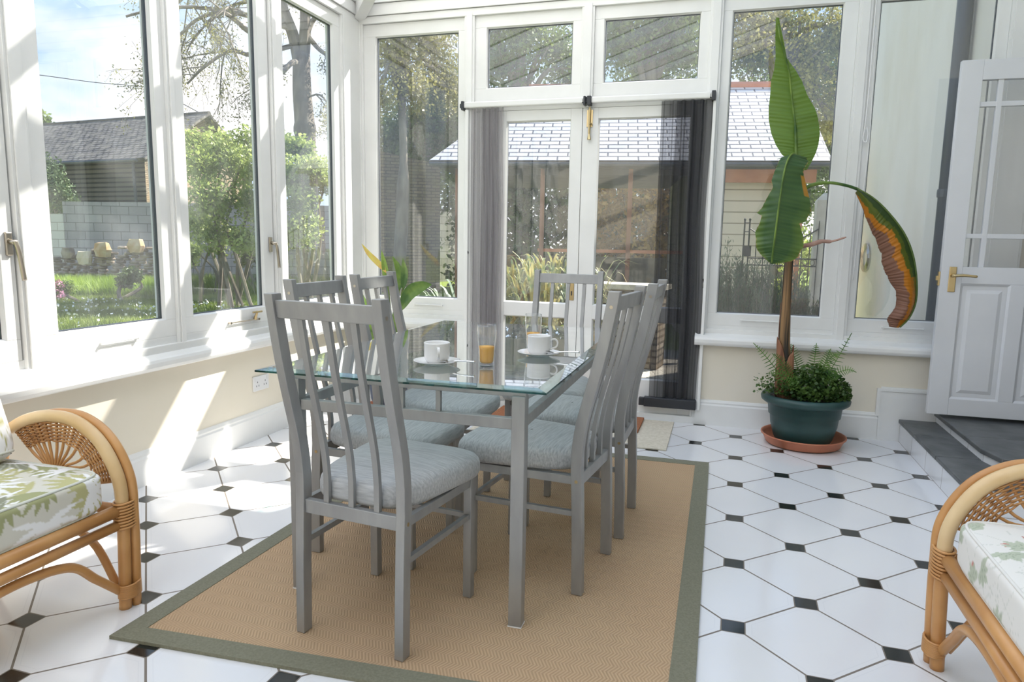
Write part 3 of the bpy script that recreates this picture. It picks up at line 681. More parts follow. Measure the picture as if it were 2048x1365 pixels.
for a, b in ((xs[1], xs[2]), (xs[3], xs[4])): fbox(mb, dm, a, b, gz0, gz1, .006, .034)
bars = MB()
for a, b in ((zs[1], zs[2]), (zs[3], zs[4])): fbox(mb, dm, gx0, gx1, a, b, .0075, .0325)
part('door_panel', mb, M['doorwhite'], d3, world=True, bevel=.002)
for i in (0, 2, 4):
    for j in (0, 2, 4):
        m_ = MB(); m_.quad(dm(xs[i], zs[j], .02), dm(xs[i+1], zs[j], .02), dm(xs[i+1], zs[j+1], .02), dm(xs[i], zs[j+1], .02)); part('door_pane', m_, M['pane'], d3, world=True)
mb = MB(); fbox(mb, dm, 1.245, 1.283, .955, 1.100, -.006, 0); hp = part('handle_plate', mb, M['brass'], d3, world=True, bevel=.003, label='brass back plate')
mb = MB(); mb.tube([dm(1.265, 1.05, -.005), dm(1.265, 1.05, -.045)], [.013, .009]); mb.tube(bez([dm(1.262, 1.05, -.045), dm(1.31, 1.053, -.05), dm(1.375, 1.048, -.048)]), [.009]*12+[.008]*12+[.006]); part('lever_handle', mb, M['brass'], d3, world=True, smooth=True, label='brass lever handle')
mb = MB(); mb.box(1.196, 1.206, 4.608, 4.632, .99, 1.07); mb.box(1.186, 1.196, 4.612, 4.628, 1.02, 1.045); part('latch', mb, M['brass'], d3, world=True)

# ================================================================== DINING SET
# rug
A_, B_, C_, D_ = (-1.70, 1.531), (-.008, 1.625), (-.015, 3.90), (-1.66, 3.88)
rug = thing('area_rug', 'large sand-coloured herringbone jute rug with an olive border under the table', 'rug', (-.85, 2.7, 0))
def inset(P, k):
    cx = sum(p[0] for p in P)/4; cy = sum(p[1] for p in P)/4; out = []
    for x, y in P: out.append((x+(k if x < cx else -k), y+(k if y < cy else -k)))
    return out
O = [A_, B_, C_, D_]; I = inset(O, .072)
mb = MB(); n = 4
mb.add([(x, y, .009) for x, y in inset(O, .068)]+[(x, y, 0.001) for x, y in inset(O, .068)], [(0, 1, 2, 3), (7, 6, 5, 4)]); part('woven_field', mb, M['jute'], rug, world=True)
mb = MB(); vs = [(x, y, z) for z in (.0005, .011) for x, y in O] + [(x, y, .011) for x, y in I] + [(x, y, .008) for x, y in I]
fs = [(i, (i+1) % 4, 4+(i+1) % 4, 4+i) for i in range(4)] + [(4+i, 4+(i+1) % 4, 8+(i+1) % 4, 8+i) for i in range(4)] + [(8+i, 8+(i+1) % 4, 12+(i+1) % 4, 12+i) for i in range(4)]
mb.add(vs, fs); part('border', mb, M['rugborder'], rug, world=True)
single('floor_mat', MB().box(-1.50, -.26, 4.07, 4.75, .001, .010), M['matbeige'], 'thin beige mat on the tiles in front of the French doors', 'mat', bevel=.002)
single('doormat', MB().box(-1.47, -.46, 4.37, 4.74, .010, .026), M['coir'], 'reddish brown coir doormat lying on the beige mat', 'mat', bevel=.003)

RUGZ = .010
# table
TX0, TX1, TY0, TY1 = -1.437, -.463, 1.905, 3.485
tb = thing('dining_table', 'grey steel dining table with a clear glass top standing on the jute rug', 'table', ((TX0+TX1)/2, (TY0+TY1)/2, RUGZ))
zt0, zt1 = .768, .780
k = .034
def rect(e, z): return [(TX0+e, TY0+e, z), (TX1-e, TY0+e, z), (TX1-e, TY1-e, z), (TX0+e, TY1-e, z)]
mb = MB(); vs = rect(0, zt0)+rect(0, zt0+.006)+rect(k, zt1)
mb.add(vs, [(3, 2, 1, 0)], 0); mb.add(vs, [(8, 9, 10, 11)], 0)
mb.add(vs, [(i, (i+1) % 4, 4+(i+1) % 4, 4+i) for i in range(4)], 2); mb.add(vs, [(4+i, 4+(i+1) % 4, 8+(i+1) % 4, 8+i) for i in range(4)], 1)
part('glass_top', mb, [M['tableglass'], M['tablebevel'], M['tableedge']], tb, world=True)
lx0, lx1, ly0, ly1 = -1.33, -.56, 1.977, 3.41; h = .021
for x in (lx0, lx1):
    for y in (ly0, ly1):
        lg = part('leg', MB().box(x-h, x+h, y-h, y+h, RUGZ, .745), M['steel'], tb, world=True, bevel=.002)
        part('foot_cap', MB().box(x-h-.001, x+h+.001, y-h-.001, y+h+.001, RUGZ, RUGZ+.004), M['socket'], lg, world=True)
mb = MB()
for z0, z1, w_ in ((.742, .766, .013), (.640, .675, .012)):
    for y in (ly0, ly1): mb.box(lx0-h if z1 > .7 else lx0+h, lx1+h if z1 > .7 else lx1-h, y-w_, y+w_, z0, z1)
    for x in (lx0, lx1): mb.box(x-w_, x+w_, ly0+h, ly1-h, z0, z1)
part('frame_rails', mb, M['steel'], tb, world=True, bevel=.002)
for y in (ly0, ly1):
    for x in (-1.073, -.948, -.823): part('baluster', MB().box(x-.0075, x+.0075, y-.0075, y+.0075, .673, .743), M['steel'], tb, world=True)
for x in (lx0, lx1):
    for y in (2.57, 2.70, 2.83): part('baluster', MB().box(x-.0075, x+.0075, y-.0075, y+.0075, .673, .743), M['steel'], tb, world=True)

# chairs ------------------------------------------------------------
PZ = [0, .2, .36, .43, .50, .56, .61, .66, .72, .78, .84, .90, .96, 1.035]
PY = [0, .004, .010, .014, .014, .008, -.001, -.013, -.029, -.044, -.058, -.070, -.081, -.094]
def prof(z): return lerp(PZ, PY, z)
def curved(m_, x, z0, z1, wx, wy, n=24):
    zs = np.linspace(z0, z1, n); m_.sweep([(x, prof(z), z) for z in zs], [(-wx, -wy), (wx, -wy), (wx, wy), (-wx, wy)], fixed=((1, 0, 0), (0, 1, 0)))
def superpad(nx=26, ny=26):
    """seat pad: wider at the front, rounded corners, domed"""
    P = []; y0, y1 = .022, .478
    N = 28; rings = [(1.0, .448), (1.0, .462), (.985, .476), (.95, .488), (.88, .496), (.7, .502), (.4, .505), (.02, .506)]
    low = [(.90, .420), (.975, .424), (1.0, .436)]
    out = []
    for sc, z in low+rings:
        row = []
        for i in range(64):
            a = 2*math.pi*i/64; e = .42
            u = math.copysign(abs(math.cos(a))**e, math.cos(a)); v = math.copysign(abs(math.sin(a))**e, math.sin(a))
            yy = (y0+y1)/2 + v*sc*(y1-y0)/2
            hw = .165 + (.234-.165)*((yy-y0)/(y1-y0))
            row.append((u*hw*(sc if sc > .9 else sc), yy, z))
        out.append(row+[row[0]])
    return out
def make_chair():
    r = thing('dining_chair', '', 'chair')
    for sx in (-1, 1):
        m_ = MB(); curved(m_, sx*.175, 0, 1.04, .0145, .019, 30); p_ = part('back_post', m_, M['steel'], r, bevel=.002)
        m_ = MB(); m_.tube([(sx*.1895, prof(.99), .99), (sx*.1905, prof(.99), .99)], .006); part('screw', m_, M['nickel'], p_)
        m_ = MB(); m_.tube([(sx*.1895, prof(.40), .40), (sx*.1905, prof(.40), .40)], .006); part('screw', m_, M['brass'], p_)
        part('front_leg', MB().box(sx*.185-.0145, sx*.185+.0145, .385, .414, 0, .418), M['steel'], r, bevel=.002)
        m_ = MB(); m_.sweep([(sx*.176, .028, .402), (sx*.185, .386, .402)], [(-.009, -.014), (.009, -.014), (.009, .014), (-.009, .014)]); part('seat_rail', m_, M['steel'], r)
        m_ = MB(); m_.sweep([(sx*.176, .015, .285), (sx*.185, .386, .285)], [(-.008, -.009), (.008, -.009), (.008, .009), (-.008, .009)]); part('stretcher', m_, M['steel'], r)
    part('stretcher', MB().box(-.172, .172, .393, .407, .277, .293), M['steel'], r)
    part('seat_rail', MB().box(-.172, .172, .391, .409, .388, .416), M['steel'], r)
    part('seat_rail', MB().box(-.162, .162, prof(.40)-.011, prof(.40)+.011, .378, .420), M['steel'], r, bevel=.002)
    m_ = MB(); zs = np.linspace(.972, 1.022, 4); m_.sweep([(0, prof(z), z) for z in zs], [(-.162, -.011), (.162, -.011), (.162, .011), (-.162, .011)], fixed=((1, 0, 0), (0, 1, 0))); part('top_rail', m_, M['steel'], r, bevel=.002)
    for x in (-.088, 0, .088):
        m_ = MB(); curved(m_, x, .40, .975, .009, .007); part('back_slat', m_, M['steel'], r)
    part('seat', MB().grid(superpad()), M['fabric'], r, smooth=True)
    return r
ch0 = make_chair(); ch0.location = (0, 0, 0)
spots = [((-.995, 1.724), (.117, .993), 'grey slatted steel chair nearest the viewer, its back to the camera at the table end'),
         ((-.395, 2.405), (-.993, .119), 'nearer of the two grey steel chairs on the right side of the glass table'),
         ((-.343, 2.915), (-1, .02), 'farther of the two grey steel chairs on the right side of the glass table'),
         ((-1.43, 2.415), (1, -.02), 'nearer of the two grey steel chairs on the window side of the glass table'),
         ((-1.43, 2.89), (1, .0), 'farther of the two grey steel chairs on the window side of the glass table'),
         ((-.80, 3.66), (.0, -1), 'grey steel chair at the far end of the glass table facing the viewer')]
for i, (p, fd, lab) in enumerate(spots):
    o = ch0 if i == 0 else copy_tree(ch0)
    o.location = (p[0], p[1], RUGZ); o.rotation_euler = (0, 0, math.atan2(fd[1], fd[0])-math.pi/2)
    tag(o, lab, 'chair', 'grey steel dining chairs')

# crockery -----------------------------------------------------------
TZ = zt1
def cup(loc, rz, lab, slab_):
    s_ = thing('saucer', slab_, 'saucer', (loc[0], loc[1], TZ), group='saucers')
    m_ = MB(); m_.lathe([(0.0, .004), (.025, .004), (.028, .001), (.034, .0005), (.050, .006), (.078, .0155), (.080, .0175), (.077, .0180), (.050, .0095), (.034, .0070), (0.0, .0070)], n=48); part('dish', m_, M['china'], s_, smooth=True)
    c_ = thing('coffee_cup', lab, 'cup', (loc[0], loc[1], TZ+.007), rz, 'coffee cups')
    m_ = MB(); m_.lathe([(0, .001), (.030, .001), (.036, .006), (.042, .016), (.0435, .030), (.0435, .066), (.0445, .070), (.0425, .0715), (.0405, .067), (.0400, .020), (.030, .010), (0, .008)], n=48); part('bowl', m_, M['china'], c_, smooth=True)
    m_ = MB(); pts = bez([(.042, 0, .056), (.060, 0, .058), (.069, 0, .046), (.064, 0, .030), (.043, 0, .020)], 6); m_.sweep(pts, [(-.0045, -.003), (.0045, -.003), (.0045, .003), (-.0045, .003)]); part('handle', m_, M['china'], c_, smooth=False, bevel=.001)
    return s_
cup((-.917, 2.185), math.radians(-62), 'white coffee cup nearer the viewer, handle turned to the camera', 'white saucer with a teaspoon, nearer the viewer')
cup((-.640, 2.50), math.radians(10), 'white coffee cup in front of the farther juice glass', 'white saucer under the cup near the farther juice glass')
def spoon(loc, rz, lab):
    r = thing('teaspoon', lab, 'spoon', (loc[0], loc[1], TZ+.012), rz, 'teaspoons')
    m_ = MB(); m_.tube(bez([(0, 0, .004), (.035, 0, .010), (.07, 0, .012), (.10, 0, .012)], 5), [.003]*5+[.0022]*5+[.003]*5+[.0045]); part('shaft', m_, M['chrome'], r, smooth=True)
    P = []
    for i in range(9):
        a = i/8*math.pi; w_ = .014*math.sin(a)+.0008; x = -.018-.020*math.cos(a); P.append([(x, w_*t, .003+.006*abs(t)**2*math.sin(a)) for t in np.linspace(-1, 1, 7)])
    part('spoon_bowl', MB().grid(P), M['chrome'], r, smooth=True, solid=.001)
spoon((-.870, 2.165), math.radians(-5), 'small steel teaspoon on the saucer nearer the viewer')
spoon((-.585, 2.49), math.radians(5), 'small steel teaspoon on the farther saucer')
def tumbler(loc, lab):
    r = thing('juice_glass', lab, 'glass', (loc[0], loc[1], TZ), group='glasses of orange juice')
    outer = [(.0, .0), (.024, .0), (.026, .003), (.0265, .02), (.028, .06), (.032, .095), (.0335, .115), (.0325, .135), (.0315, .142)]
    inner = [(.0305, .142), (.0310, .135), (.0320, .115), (.0305, .095), (.0262, .06), (.0240, .02), (.0225, .012), (0, .012)]
    part('glass_body', MB().lathe(outer+inner, n=48), M['tumbler'], r, smooth=True)
    part('juice', MB().lathe([(0, .0125), (.0222, .0125), (.0236, .02), (.0258, .058), (.0272, .068), (0, .069)], n=48), M['juice'], r, smooth=True)
tumbler((-.752, 2.225), 'juice glass nearer the viewer, half full of orange juice')
tumbler((-.700, 2.640), 'farther juice glass, half hidden behind a white cup')

# ================================================================== RATTAN ARMCHAIRS
def palm(u, v, cx, cy, ang, n, L, W, spread):
    m_ = np.zeros(u.shape, bool)
    for i in range(n):
        a = ang + (i-(n-1)/2)*spread/(max(n-1, 1)); l = L*(1-.25*abs((i-(n-1)/2)/(n/2)))
        x = (u-cx)*math.cos(a)+(v-cy)*math.sin(a); y = -(u-cx)*math.sin(a)+(v-cy)*math.cos(a)
        t = x/l; ok = (t > 0) & (t < 1); m_ |= ok & (np.abs(y) < W*np.sin(np.pi*np.clip(t, 0, 1))**.8)
    return m_
def paint_palm(P):
    u = P[:, 1]; v = P[:, 0]-P[:, 2]*1.0; col = np.tile(np.array([.66, .64, .56]), (len(P), 1)); r_ = random.Random(5)
    for i in range(80):
        cx, cy = r_.uniform(u.min(), u.max()), r_.uniform(v.min(), v.max()); a = r_.uniform(0, 6.3); kd = r_.choice([0, 0, 1, 2, 3])
        if kd == 0: m_ = palm(u, v, cx, cy, a, 9, .13, .009, 3.6); c_ = (.86, .86, .86)
        elif kd == 1: m_ = palm(u, v, cx, cy, a, 7, .11, .011, 2.2); c_ = (.36, .37, .19)
        elif kd == 2: m_ = palm(u, v, cx, cy, a, 2, .20, .026, .5); c_ = (.27, .28, .20)
        else: m_ = palm(u, v, cx, cy, a, 5, .14, .012, 1.2); c_ = (.50, .48, .24)
        col[m_] = c_
        if kd == 2:
            m2 = palm(u, v, cx, cy, a, 5, .19, .002, .7); col[m2] = (.55, .56, .48)
    return col
def paint_sprig(P):
    u = P[:, 1]; v = P[:, 0]-P[:, 2]*1.0; col = np.tile(np.array([.80, .78, .73]), (len(P), 1)); r_ = random.Random(12)
    for i in range(44):
        cx, cy = r_.uniform(u.min(), u.max()), r_.uniform(v.min(), v.max()); a = r_.uniform(0, 6.3)
        m_ = palm(u, v, cx, cy, a, 3, .16, .0012, 1.4); col[m_] = (.66, .66, .60)
        if r_.random() < .6:
            m_ = palm(u, v, cx, cy, a, 5, .052, .011, 2.6); col[m_] = (.50, .54, .42); m_ = palm(u, v, cx, cy, a, 5, .045, .0012, 2.2); col[m_] = (.36, .41, .30)
        if r_.random() < .5:
            m_ = palm(u, v, cx+.06, cy+.03, a+1, 3, .032, .006, 1.2); col[m_] = (.55, .25, .20)
    return col
def cushion(name, x0, x1, y0, y1, z0, z1, paint, piping, par, rnd=.03, tilt=None):
    """padded box cushion as one dense closed shell with painted-in print"""
    nx, ny, nz = 130, 150, 26
    def pt(u, v, w_):   # u,v,w in -1..1
        e = 10.0; q = (abs(u)**e+abs(v)**e+abs(w_)**e)**(1/e); u, v, w_ = u/q, v/q, w_/q
        dome = .16*(1-u*u)*(1-v*v)
        return ((x0+x1)/2+u*(x1-x0)/2, (y0+y1)/2+v*(y1-y0)/2, (z0+z1)/2+w_*(z1-z0)/2*(1+dome))
    m_ = MB(); L = lambda n: np.linspace(-1, 1, n)
    m_.grid([[pt(u, v, 1) for u in L(nx)] for v in L(ny)]); m_.grid([[pt(1, v, w_) for w_ in L(nz)] for v in L(ny)][::-1]); m_.grid([[pt(-1, v, w_) for w_ in L(nz)] for v in L(ny)])
    m_.grid([[pt(u, 1, w_) for w_ in L(nz)] for u in L(nx)]); m_.grid([[pt(u, -1, w_) for w_ in L(nz)] for u in L(nx)][::-1]); m_.grid([[pt(u, v, -1) for u in L(9)] for v in L(9)][::-1])
    P = np.array(m_.v); col = np.ones((len(P), 4)); col[:, :3] = paint(P)
    if tilt:
        a, cx, cz, dx, dz = tilt; c_, s_ = math.cos(a), math.sin(a)
        tf = lambda p: (cx+dx+(p[0]-cx)*c_-(p[2]-cz)*s_, p[1], cz+dz+(p[0]-cx)*s_+(p[2]-cz)*c_)
    else: tf = lambda p: p
    m_.v = [tf(p) for p in m_.v]
    o = part(name, m_, M['print'], par, smooth=True, world=True, vcol=col)
    for w_ in (.93, -.93):
        pts = []
        for a in np.linspace(0, 2*math.pi, 120):
            e = .22; u = math.copysign(abs(math.cos(a))**e, math.cos(a)); v = math.copysign(abs(math.sin(a))**e, math.sin(a)); q = pt(u, v, w_); pts.append(tf(q))
        part('piping', MB().tube(pts, .0045, 6, cap=False), piping, o, world=True, smooth=True)
    return o
def rattan(label, X, Yf, sg, paint, piping, w_=.72):
    """X = x of the front legs, Yf = y of the far arm, sg = -1: seat extends towards -x"""
    Yn = Yf-w_; D = .62; x = lambda d: X+sg*d
    r = thing('rattan_armchair', label, 'armchair', (x(.3), (Yf+Yn)/2, 0))
    for (Y, s2) in ((Yf, 1), (Yn, -1)):
        hoop = [(x(0), Y, 0), (x(-.008), Y, .15), (x(-.012), Y, .30), (x(-.006), Y, .43), (x(.055), Y, .545), (x(.15), Y, .608), (x(.26), Y, .618), (x(.36), Y, .595), (x(.43), Y, .56)]
        pts = bez(hoop, 8); low = [p for p in pts if p.z < .36]; hi_ = [p for p in pts if p.z >= .345]
        part('front_leg', MB().tube(low, .019, 12), M['rattan'], r, world=True, smooth=True)
        part('arm_hoop', MB().tube(hi_, .020, 12), M['rattan_pale'], r, world=True, smooth=True, label='pale cane arm hoop')
        pts2 = [Vector((p.x-sg*.012, p.y+s2*.033, p.z+ (.004 if p.z > .3 else 0))) for p in pts]
        part('outer_hoop', MB().tube(pts2, .015, 10), M['rattan'], r, world=True, smooth=True)
        bp = bez([(x(.66), Y, 0), (x(.56), Y, .30), (x(.47), Y, .52), (x(.56), Y, .74), (x(.66), Y, .93)], 8)
        part('back_leg', MB().tube(bp, .021, 12), M['rattan'], r, world=True, smooth=True)
        # fan of canes and woven band inside the hoop
        hub = Vector((x(.245), Y, .39)); inner = [p for p in pts if p.z > .40]; m_ = MB(); tips = []
        for i in range(13):
            q = inner[int(1+i*(len(inner)-3)/12)]; tips.append(q)
            h0 = hub+Vector((sg*(-.05+.1*i/12), 0, -.06)); m_.tube(bez([h0, hub+Vector((sg*(-.045+.09*i/12), 0, .05)), hub.lerp(q, .55), q], 5), .0048, 6)
        part('cane_fan', m_, M['rattan'], r, world=True, smooth=True)
        m_ = MB()
        for j in range(15):
            f = .64+.34*j/14; pts3 = []
            N = 12*6+1
            for i in range(N):
                s_ = i/(N-1)*12; i0 = min(int(s_), 11); q = tips[i0].lerp(tips[i0+1], s_-i0)
                p = hub.lerp(q, f) + Vector((0, .006*math.cos(math.pi*s_+math.pi*(j % 2)), 0)); pts3.append(p)
            m_.tube(pts3, .0030, 5)
        part('woven_band', m_, M['wicker'], r, world=True, smooth=True)
        # side rails and braces
        m_ = MB(); m_.tube([(x(.0), Y, .335), (x(.55), Y, .325)], .017, 10); m_.tube(bez([(x(.02), Y, .06), (x(.12), Y, .21), (x(.28), Y, .26), (x(.45), Y, .21), (x(.58), Y, .05)], 6), .013, 8)
        part('side_rail', m_, M['rattan'], r, world=True, smooth=True)
        for z0, z1 in ((.28, .36), (.045, .085)):
            m_ = MB()
            for i in range(9): 
                z = z0+(z1-z0)*i/8; m_.tube([(x(-.01)+.0265*math.cos(a), Y+s2*.012+.036*math.sin(a), z+.002*math.sin(a)) for a in np.linspace(0, 2*math.pi, 17)], .0042, 5, cap=False)
            part('cane_binding', m_, M['rattan'], r, world=True, smooth=True)
    m_ = MB(); m_.tube([(x(-.005), Yn, .335), (x(-.005), Yf, .335)], .020, 12); part('front_rail', m_, M['rattan'], r, world=True, smooth=True)
    m_ = MB(); m_.tube([(x(-.008), Yn, .288), (x(-.008), Yf, .288)], .016, 12); part('front_rail', m_, M['rattan'], r, world=True, smooth=True)
    m_ = MB(); yc = (Yf+Yn)/2; m_.tube(bez([(x(.004), Yf-.01, .06), (x(.0), Yf-.10, .145), (x(.0), yc+.17, .225), (x(0), yc, .25), (x(.0), yc-.17, .225), (x(.0), Yn+.10, .145), (x(.004), Yn+.01, .06)], 8), .014, 10); part('arched_brace', m_, M['rattan'], r, world=True, smooth=True)
    m_ = MB(); m_.tube([(x(.56), Yn, .325), (x(.56), Yf, .325)], .018, 10); m_.tube(bez([(x(.66), Yf, .93), (x(.70), Yf-.06, 1.0), (x(.71), yc, 1.03), (x(.70), Yn+.06, 1.0), (x(.66), Yn, .93)], 8), .019, 12)
    for i in range(9):
        yy = Yn+.07+(w_-.14)*i/8; m_.tube([(x(.56), yy, .33), (x(.50), yy, .52), (x(.70), yy, 1.01)], .007, 6)
    part('back_frame', m_, M['rattan'], r, world=True, smooth=True)
    xa, xb = sorted((x(-.012), x(.52))); cushion('seat_cushion', xa, xb, Yn+.035, Yf-.035, .352, .475, paint, piping, r)
    xa, xb = sorted((x(.33), x(.45))); a = -sg*-.32
    cushion('back_cushion', xa, xb, Yn+.05, Yf-.05, .47, .95, paint, piping, r, tilt=(sg*-.32, x(.40), .50, sg*.0, .0))
    return r
rattan('rattan armchair by the left windows with a palm-leaf patterned cushion', -1.80, 1.69, -1, paint_palm, M['piping'])
rattan('rattan armchair on the right with a pale cushion printed with sprigs', .655, 2.15, 1, paint_sprig, M['piping2'])

# ================================================================== BANANA PLANT
bp = thing('potted_banana_plant', 'tall banana plant in a dark green tub beside the back window', 'plant', (.52, 4.50, .018))
PC = (.52, 4.50)
mb = MB().lathe([(0, .02), (.150, .02), (.168, .05), (.190, .13), (.196, .185), (.205, .19), (.212, .26), (.232, .262), (.250, .275), (.254, .295), (.245, .312), (.225, .314), (.205, .300), (.198, .285), (0, .285)], PC[0], PC[1], 56)
part('tub', mb, M['greenpot'], bp, smooth=True, world=True)
part('soil', MB().lathe([(0, .292), (.10, .295), (.20, .288)], PC[0], PC[1], 24), M['soil'], bp, world=True, smooth=True)
sc = single('plant_saucer', MB().lathe([(0, .004), (.20, .004), (.215, .010), (.236, .055), (.245, .060), (.245, .066), (.236, .066), (.226, .050), (.208, .018), (0, .018)], .525, 4.515, 56), M['terracotta'], 'terracotta saucer under the green banana tub', 'saucer', smooth=True)
# stem
YP = 4.48
st_pts = bez([(.405, YP, .28), (.400, YP, .45), (.380, YP, .62), (.372, YP, .90), (.372, YP, 1.15), (.385, YP, 1.35), (.402, YP, 1.56), (.395, YP, 1.70)], 6)
rad = [lerp([.28, .6, .9, 1.2, 1.5, 1.7], [.040, .032, .027, .025, .019, .010], p.z) for p in st_pts]
part('stem', MB().tube(st_pts, rad, 12), M['stemgreen'], bp, world=True, smooth=True, label='dark green and brown stem')
mb = MB()
for (a, z1, off, wd) in ((0.2, .60, .006, .045), (2.3, .86, -.002, .035), (4.0, .66, -.012, .04), (5.3, .58, .008, .04), (1.2, .50, .012, .04)):
    P = []
    for i in range(16):
        s_ = i/15; z = .27+(z1-.27)*s_; cxx = lerp([.27, .5, .9], [.405, .392, .374], z); rr = lerp([0, .15, .6, 1], [.044, .06, .041, .05 if off > .015 else .034], s_)
        P.append([(cxx+off*s_**2*2+rr*math.cos(a+t*wd*22), YP+rr*math.sin(a+t*wd*22), z+.015*math.sin(t*5+a)) for t in np.linspace(-1, 1, 9)*(1-.8*s_**4)])
    mb.grid(P)
part('dry_sheath', mb, M['sheath'], bp, world=True, smooth=True, solid=.004, label='brown dry leaf sheaths')
def interp_rows(rows, n):
    rows = np.array(rows, float); t = np.linspace(0, len(rows)-1, n); k = np.arange(len(rows)); return np.array([[np.interp(x, k, rows[:, c]) for c in range(rows.shape[1])] for x in t])
# upright leaf: rows (left x, mid x, right x, z)
rowsA = [(.210, .218, .226, 2.502), (.214, .238, .255, 2.397), (.224, .278, .286, 2.285), (.220, .302, .337, 2.212), (.208, .313, .376, 2.150), (.208, .326, .409, 2.069), (.205, .341, .457, 1.988), (.209, .354, .480, 1.925), (.228, .362, .494, 1.842), (.257, .367, .491, 1.779), (.291, .370, .478, 1.727), (.354, .395, .455, 1.676), (.406, .42, .433, 1.641)]
RA = interp_rows(rowsA, 260); nc = 41; P = []; cols = []
for i, (l, m0, r0, z) in enumerate(RA):
    row = []
    for j in range(nc):
        t = j/(nc-1)*2-1; x = m0+(l-m0)*(-t) if t < 0 else m0+(r0-m0)*t; wl = abs(x-m0)
        y = 4.50 - .10*abs(wl) + 1.1*wl*wl + .05*math.sin((z-1.65)/.85*3.0) - .0012*math.cos(abs(t)*2.0+i*.9)-.003*math.cos(abs(t)*1.5+i*.17) - (.022 if z < 1.75 else 0)*0
        row.append((x, y, z+wl*.12))
        st_ = .5+.3*math.sin(i*2.1+abs(t)*4)+.2*math.sin(i*.37+abs(t)*3); g = np.array([.13, .23, .03])*(1-.35*st_)+np.array([.20, .32, .05])*.35*st_
        if abs(t) < .045: g = np.array([.38, .50, .16])
        if t > 0.15 and z < 1.95: g = g*.92
        cols.append((*g, 1))
    P.append(row)
la = part('leaf_blade', MB().grid(P), M['bananaleaf'], bp, world=True, smooth=True, vcol=cols, label='tall upright green leaf')
part('midrib', MB().tube([(.402, 4.49, 1.56), (.398, 4.50, 1.64)]+[(m0, 4.487+.05*math.sin((z-1.65)/.85*3.0), z) for l, m0, r0, z in RA[8::12][::-1]], [.009]*10+[.005]*13, 8), M['strel'], la, world=True, smooth=True)
# front hanging leaf
midB = [(.405, 4.46, 1.62), (.375, 4.40, 1.70), (.335, 4.33, 1.715), (.300, 4.27, 1.64), (.281, 4.24, 1.47), (.273, 4.23, 1.347), (.266, 4.23, 1.23), (.262, 4.24, 1.15), (.262, 4.25, 1.10)]
lB = [.00, .03, .075, .085, .10, .115, .105, .075, .01]; rB = [.00, .04, .085, .115, .165, .165, .155, .10, .01]
mB = bez(midB, 26); nB = len(mB); P = []; cols = []
for i, p in enumerate(mB):
    s_ = i/(nB-1)*(len(lB)-1); l = np.interp(s_, range(len(lB)), lB); r0 = np.interp(s_, range(len(rB)), rB)
    wob = 1+.02*math.sin(i*.33); wob2 = 1+.02*math.sin(i*.29+2)
    if i > 55:
        l = float(np.interp(-p.z, [-1.64, -1.578, -1.54, -1.44, -1.42, -1.395, -1.38, -1.31, -1.26, -1.20, -1.15, -1.10], [.05, .06, .045, .09, .112, .082, .085, .105, .10, .085, .045, .004])); r0 = float(np.interp(-p.z, [-1.64, -1.578, -1.52, -1.45, -1.39, -1.362, -1.35, -1.30, -1.245, -1.19, -1.15, -1.10], [.10, .125, .155, .172, .160, .118, .125, .155, .156, .14, .11, .004]))
    row = []
    for j in range(nc):
        t = j/(nc-1)*2-1; w1 = (l*wob if t < 0 else r0*wob2)*abs(t)
        x = p.x + math.copysign(w1, t); y = p.y + .35*w1 + .008*math.sin(i*.22+abs(t)*2)*abs(t)+.003*math.sin(i*.9+abs(t)*3)*abs(t) ; z = p.z - .30*w1
        row.append((x, y, z))
        st_ = .5+.3*math.sin(i*1.5+abs(t)*5)+.2*math.sin(i*.31+abs(t)*4); g = np.array([.045, .11, .035])*(1-.4*st_)+np.array([.11, .20, .05])*.4*st_
        e = max(0, abs(t)-.55)/.45; low = min(1, max(0, (1.55-p.z)/.25)); g = g*(1-.5*e*low)+np.array([.24, .36, .05])*.5*e*low
        if abs(t) < .04: g = np.array([.36, .45, .24])
        if abs(t) > .96 and random.random() < .4: g = np.array([.45, .30, .08])
        if t > .8 and 1.52 < p.z < 1.62: g = np.array([.45, .22, .03])
        cols.append((*g, 1))
    P.append(row)
lb = part('leaf_blade', MB().grid(P), M['bananaleaf'], bp, world=True, smooth=True, vcol=cols, label='dark green leaf hanging in front')
part('midrib', MB().tube([(p.x, p.y-.004, p.z) for p in mB[::6]], .0055, 8), M['strel'], lb, world=True, smooth=True)
# browning leaf on the right
mb = MB().tube(bez([(.400, 4.48, 1.50), (.448, 4.49, 1.547), (.509, 4.50, 1.566), (.577, 4.50, 1.568), (.659, 4.50, 1.551), (.715, 4.50, 1.531)], 6), [.011]*16+[.009]*15, 8)
lc_out = [(.707, 1.537), (.799, 1.48), (.884, 1.399), (.973, 1.284), (1.03, 1.156), (1.06, 1.012), (1.065, .895), (1.039, .805), (.993, .745)]
lc_in = [(.703, 1.512), (.745, 1.43), (.785, 1.33), (.822, 1.262), (.862, 1.175), (.888, 1.075), (.918, 1.02), (.958, .955), (.962, .870), (.930, .80), (.944, .748)]
o_ = bez([(a, 4.50, b) for a, b in lc_out], 34); i_ = bez([(a, 4.50, b) for a, b in lc_in], 28)
N = 260; rs = lambda L_: [L_[min(len(L_)-1, int(k*(len(L_)-1)/(N-1)))] for k in range(N)]
oo, ii = rs(o_), rs(i_); P = []; cols = []
r_ = np.random.default_rng(3); e1 = np.convolve(r_.normal(size=N+20), np.ones(9)/9, 'same')[10:N+10]; e2 = np.convolve(r_.normal(size=N+20), np.ones(5)/5, 'same')[10:N+10]
